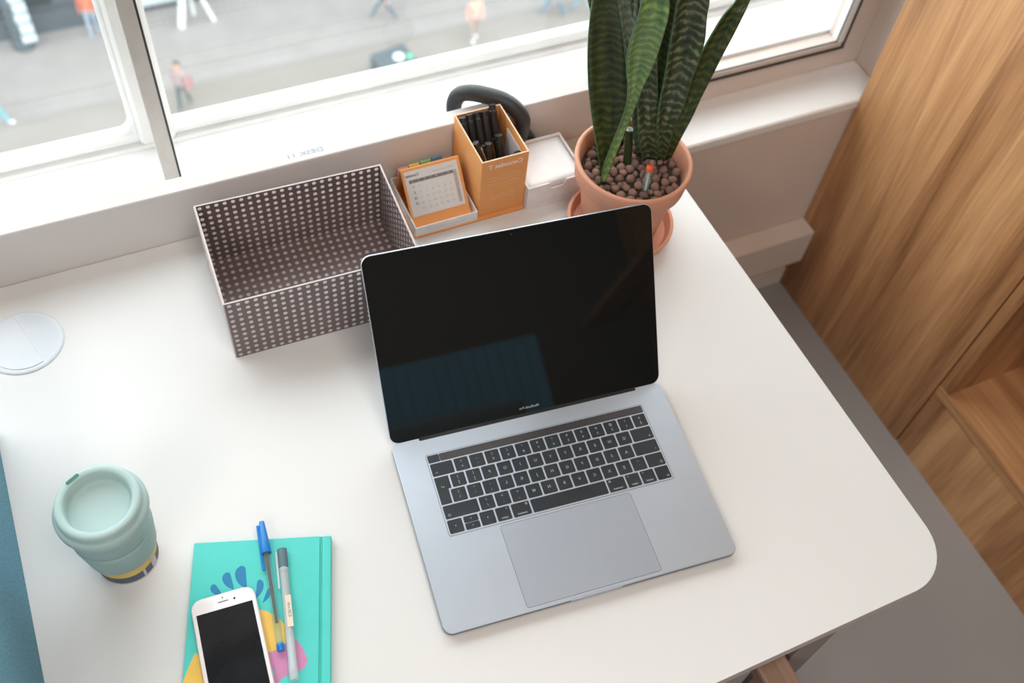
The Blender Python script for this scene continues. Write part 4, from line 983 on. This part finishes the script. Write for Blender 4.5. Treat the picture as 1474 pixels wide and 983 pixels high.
# shop front across the street
shop = empty('shop_front', (0, 28.6, GZ + 0.05), 0, 'dark shop front with pale sills across the street', 'shop front')
dk = base('dark_shop_paint', (0.075, 0.095, 0.11), 0.6, noise=0.1, nscale=1)
pale = base('pale_shop_stone', (0.46, 0.52, 0.55), 0.7)
box('wall', (-30, 0.2, 0), (40, 0.6, 14), dk, shop)
box('plinth', (-30, 0.0, 0), (1.3, 0.199, 0.7), dk, shop)
box('window_sill', (1.4, 0.0, 0.25), (40, 0.199, 0.85), pale, shop, 0.02)
for x in (-7, -3.4, 0.2, 2.2, 5.2, 8.2, 11.2, 14.2):
    box('pilaster', (x, 0.02, 0.86), (x + 0.35, 0.199, 5), pale, shop, 0.02)
    box('shop_window', (x + 0.5, 0.12, 0.9), (x + 2.6, 0.199, 3.6), base('shop_glass', (0.02, 0.03, 0.035), 0.1), shop)
# column with posters
cm_ = empty('poster_column', (-1.95, 28.2, GZ + 0.05), 0, 'dark column covered with a pale poster by the shop front', 'column')
lathe('column_shaft', [(0, 0), (0.34, 0), (0.34, 0.25), (0.28, 0.3), (0.28, 3.2), (0, 3.2)], dk, cm_, n=20)
bm = bmesh.new()
for k in range(7):
    add_box(bm, (0.02 + 0.03 * (k % 2), -0.36, 0.35 + k * 0.36), (0.42, -0.285, 0.62 + k * 0.36))
bm_obj('poster', bm, base('pale_poster', (0.50, 0.58, 0.62), 0.7, noise=0.3, nscale=12), cm_)
# A shaped white stand
ab = empty('easel_stand', (3.2, 27.6, GZ + 0.05), 0, 'white A-shaped stand on the pavement beyond the mullion', 'stand')
wp = base('white_stand_paint', (0.72, 0.74, 0.75), 0.5)
for a, b in (((-0.52, 0, 0), (-0.12, 0.1, 1.9)), ((0.52, 0, 0), (-0.02, 0.1, 1.9)), ((0.0, 0.5, 0), (-0.06, 0.12, 1.9))):
    tube('leg', [a, b], 0.11 if a[0] < -0.1 else 0.06, wp, ab, 6)
box('board', (-0.6, 0.0, 1.9), (0.6, 0.06, 2.7), wp, ab, 0.02)
# dark litter bin / street cabinet near the building
sc_ = empty('street_cabinet', (8.08, 22.9, GZ), R(8), 'dark grey street cabinet with a round white cap on the paving', 'street cabinet')
box('cabinet_body', (-0.60, -0.45, 0), (0.60, 0.45, 1.15), base('slate_grey_paint', (0.07, 0.095, 0.11), 0.6), sc_, 0.10, 3)
lathe('cap', [(0, 0), (0.16, 0), (0.16, 0.05), (0.1, 0.09), (0, 0.09)], wp, sc_, (0.12, -0.1, 1.15), n=20)
box('green_sticker', (0.36, -0.30, 1.15), (0.52, -0.10, 1.16), base('green_label', (0.10, 0.50, 0.30), 0.6), sc_)

def person(loc, rz, label, top, legs, shoe, hair, stride=0.25, skin=(0.50, 0.30, 0.22), bag=None, h=1.72):
    e = empty('person', loc, rz, label, 'person')
    s = h / 1.75
    J = [((0, 0, 0.95), .155), ((0, 0.0, 1.15), .14), ((0, -0.01, 1.36), .165), ((0, 0, 1.49), .06), ((0, 0.01, 1.57), .088), ((0, 0.01, 1.68), .09),
         ((0.10, 0, 0.90), .095), ((0.10, stride * .5, 0.50), .062), ((0.10, stride, 0.09), .045), ((0.10, stride + .15, 0.04), .04),
         ((-0.10, 0, 0.90), .095), ((-0.10, -stride * .3, 0.50), .062), ((-0.10, -stride, 0.09), .045), ((-0.10, -stride + .15, 0.04), .04),
         ((0.19, 0, 1.40), .062), ((0.25, -stride * .4, 1.14), .045), ((0.24, -stride * .3 + .08, 0.92), .035), ((0.24, -stride * .3 + .12, 0.83), .034),
         ((-0.19, 0, 1.40), .062), ((-0.25, stride * .4, 1.14), .045), ((-0.24, stride * .5 + .05, 0.92), .035), ((-0.24, stride * .5 + .10, 0.83), .034)]
    E_ = [(0, 1), (1, 2), (2, 3), (3, 4), (4, 5), (0, 6), (6, 7), (7, 8), (8, 9), (0, 10), (10, 11), (11, 12), (12, 13), (2, 14), (14, 15), (15, 16), (16, 17), (2, 18), (18, 19), (19, 20), (20, 21)]
    me = bpy.data.meshes.new('body'); me.from_pydata([tuple(c * s for c in j[0]) for j in J], E_, [])
    tmp = bpy.data.objects.new('tmp', me); COL.objects.link(tmp)
    md = tmp.modifiers.new('skin', 'SKIN')
    for i, j in enumerate(J):
        v = me.skin_vertices[0].data[i]; v.radius = (j[1] * s, j[1] * s * (0.72 if i in (0, 1, 2) else 1)); v.use_root = (i == 0)
    sb = tmp.modifiers.new('sub', 'SUBSURF'); sb.levels = 1; sb.render_levels = 1
    dg = bpy.context.evaluated_depsgraph_get()
    m2 = bpy.data.meshes.new_from_object(tmp.evaluated_get(dg)); bpy.data.objects.remove(tmp)
    m2.materials.clear()
    for nm, c in (('top', top), ('legs', legs), ('shoe', shoe), ('skin', skin)): m2.materials.append(base('cloth_' + nm, c, 0.85))
    for p in m2.polygons:
        z = p.center.z / s; x = abs(p.center.x) / s
        if z > 1.50 or (x > 0.15 and z < 0.88 and z > 0.7): p.material_index = 3
        elif z < 0.12: p.material_index = 2
        elif z < 0.93 and x < 0.21: p.material_index = 1
        else: p.material_index = 0
    m2.shade_smooth()
    mn = min(v.co.z for v in m2.vertices)
    for v in m2.vertices: v.co.z -= mn
    b = link('body', m2, e)
    hb = bmesh.new(); bmesh.ops.create_icosphere(hb, subdivisions=2, radius=0.108 * s)
    for v in hb.verts:
        if v.co.y > 0.03 and v.co.z < 0.04: v.co.y *= 0.3
    o = bm_obj('hair', hb, base('hair', hair, 0.9), e, (0, -0.018, 1.675 * s - mn), smooth=True)
    nb_ = bmesh.new(); bmesh.ops.create_icosphere(nb_, subdivisions=1, radius=0.02)
    bm_obj('nose', nb_, m2.materials[3], e, (0, 0.105 * s, 1.62 * s - mn), smooth=True)
    if bag: box('bag', (-0.32, -0.16, 0.80), (-0.17, 0.14, 1.15), base('bag_cloth', bag, 0.8), e, 0.03, 2)
    return e
person((1.93, 24.0, GZ), R(150), 'person walking in a grey and pink top and dark trousers, alone on the paving', (0.30, 0.23, 0.23), (0.045, 0.075, 0.09), (0.2, 0.2, 0.2), (0.12, 0.08, 0.06), 0.22, bag=(0.35, 0.16, 0.16))
person((11.3, 24.2, GZ), R(180), 'person in a coral pink coat and white shoes, walking', (0.75, 0.36, 0.30), (0.35, 0.27, 0.24), (0.85, 0.85, 0.85), (0.15, 0.09, 0.06), 0.12)
person((8.9, 26.0, GZ + 0.05), R(80), 'person striding in dark blue trousers near top centre of the window', (0.40, 0.42, 0.36), (0.10, 0.15, 0.20), (0.30, 0.26, 0.2), (0.08, 0.06, 0.05), 0.42)
person((14.35, 24.5, GZ), R(80), 'person striding in blue jeans, left one of the two by the big plant', (0.35, 0.4, 0.45), (0.10, 0.20, 0.30), (0.2, 0.2, 0.2), (0.1, 0.07, 0.05), 0.40)
person((15.35, 24.3, GZ), R(70), 'person striding in pale blue jeans, right one of the two by the big plant', (0.15, 0.2, 0.22), (0.20, 0.36, 0.44), (0.25, 0.25, 0.25), (0.1, 0.07, 0.05), 0.36)
person((-3.10, 25.0, GZ + 0.05), R(-90), 'person with a teal top and white shoes at the left edge of the window', (0.05, 0.35, 0.42), (0.12, 0.40, 0.46), (0.85, 0.85, 0.85), (0.3, 0.2, 0.15), 0.22)
person((0.12, 28.15, GZ + 0.05), R(170), 'person in a red orange top and grey jeans before the dark shop front', (0.62, 0.16, 0.09), (0.28, 0.36, 0.44), (0.3, 0.4, 0.5), (0.2, 0.1, 0.08), 0.12)
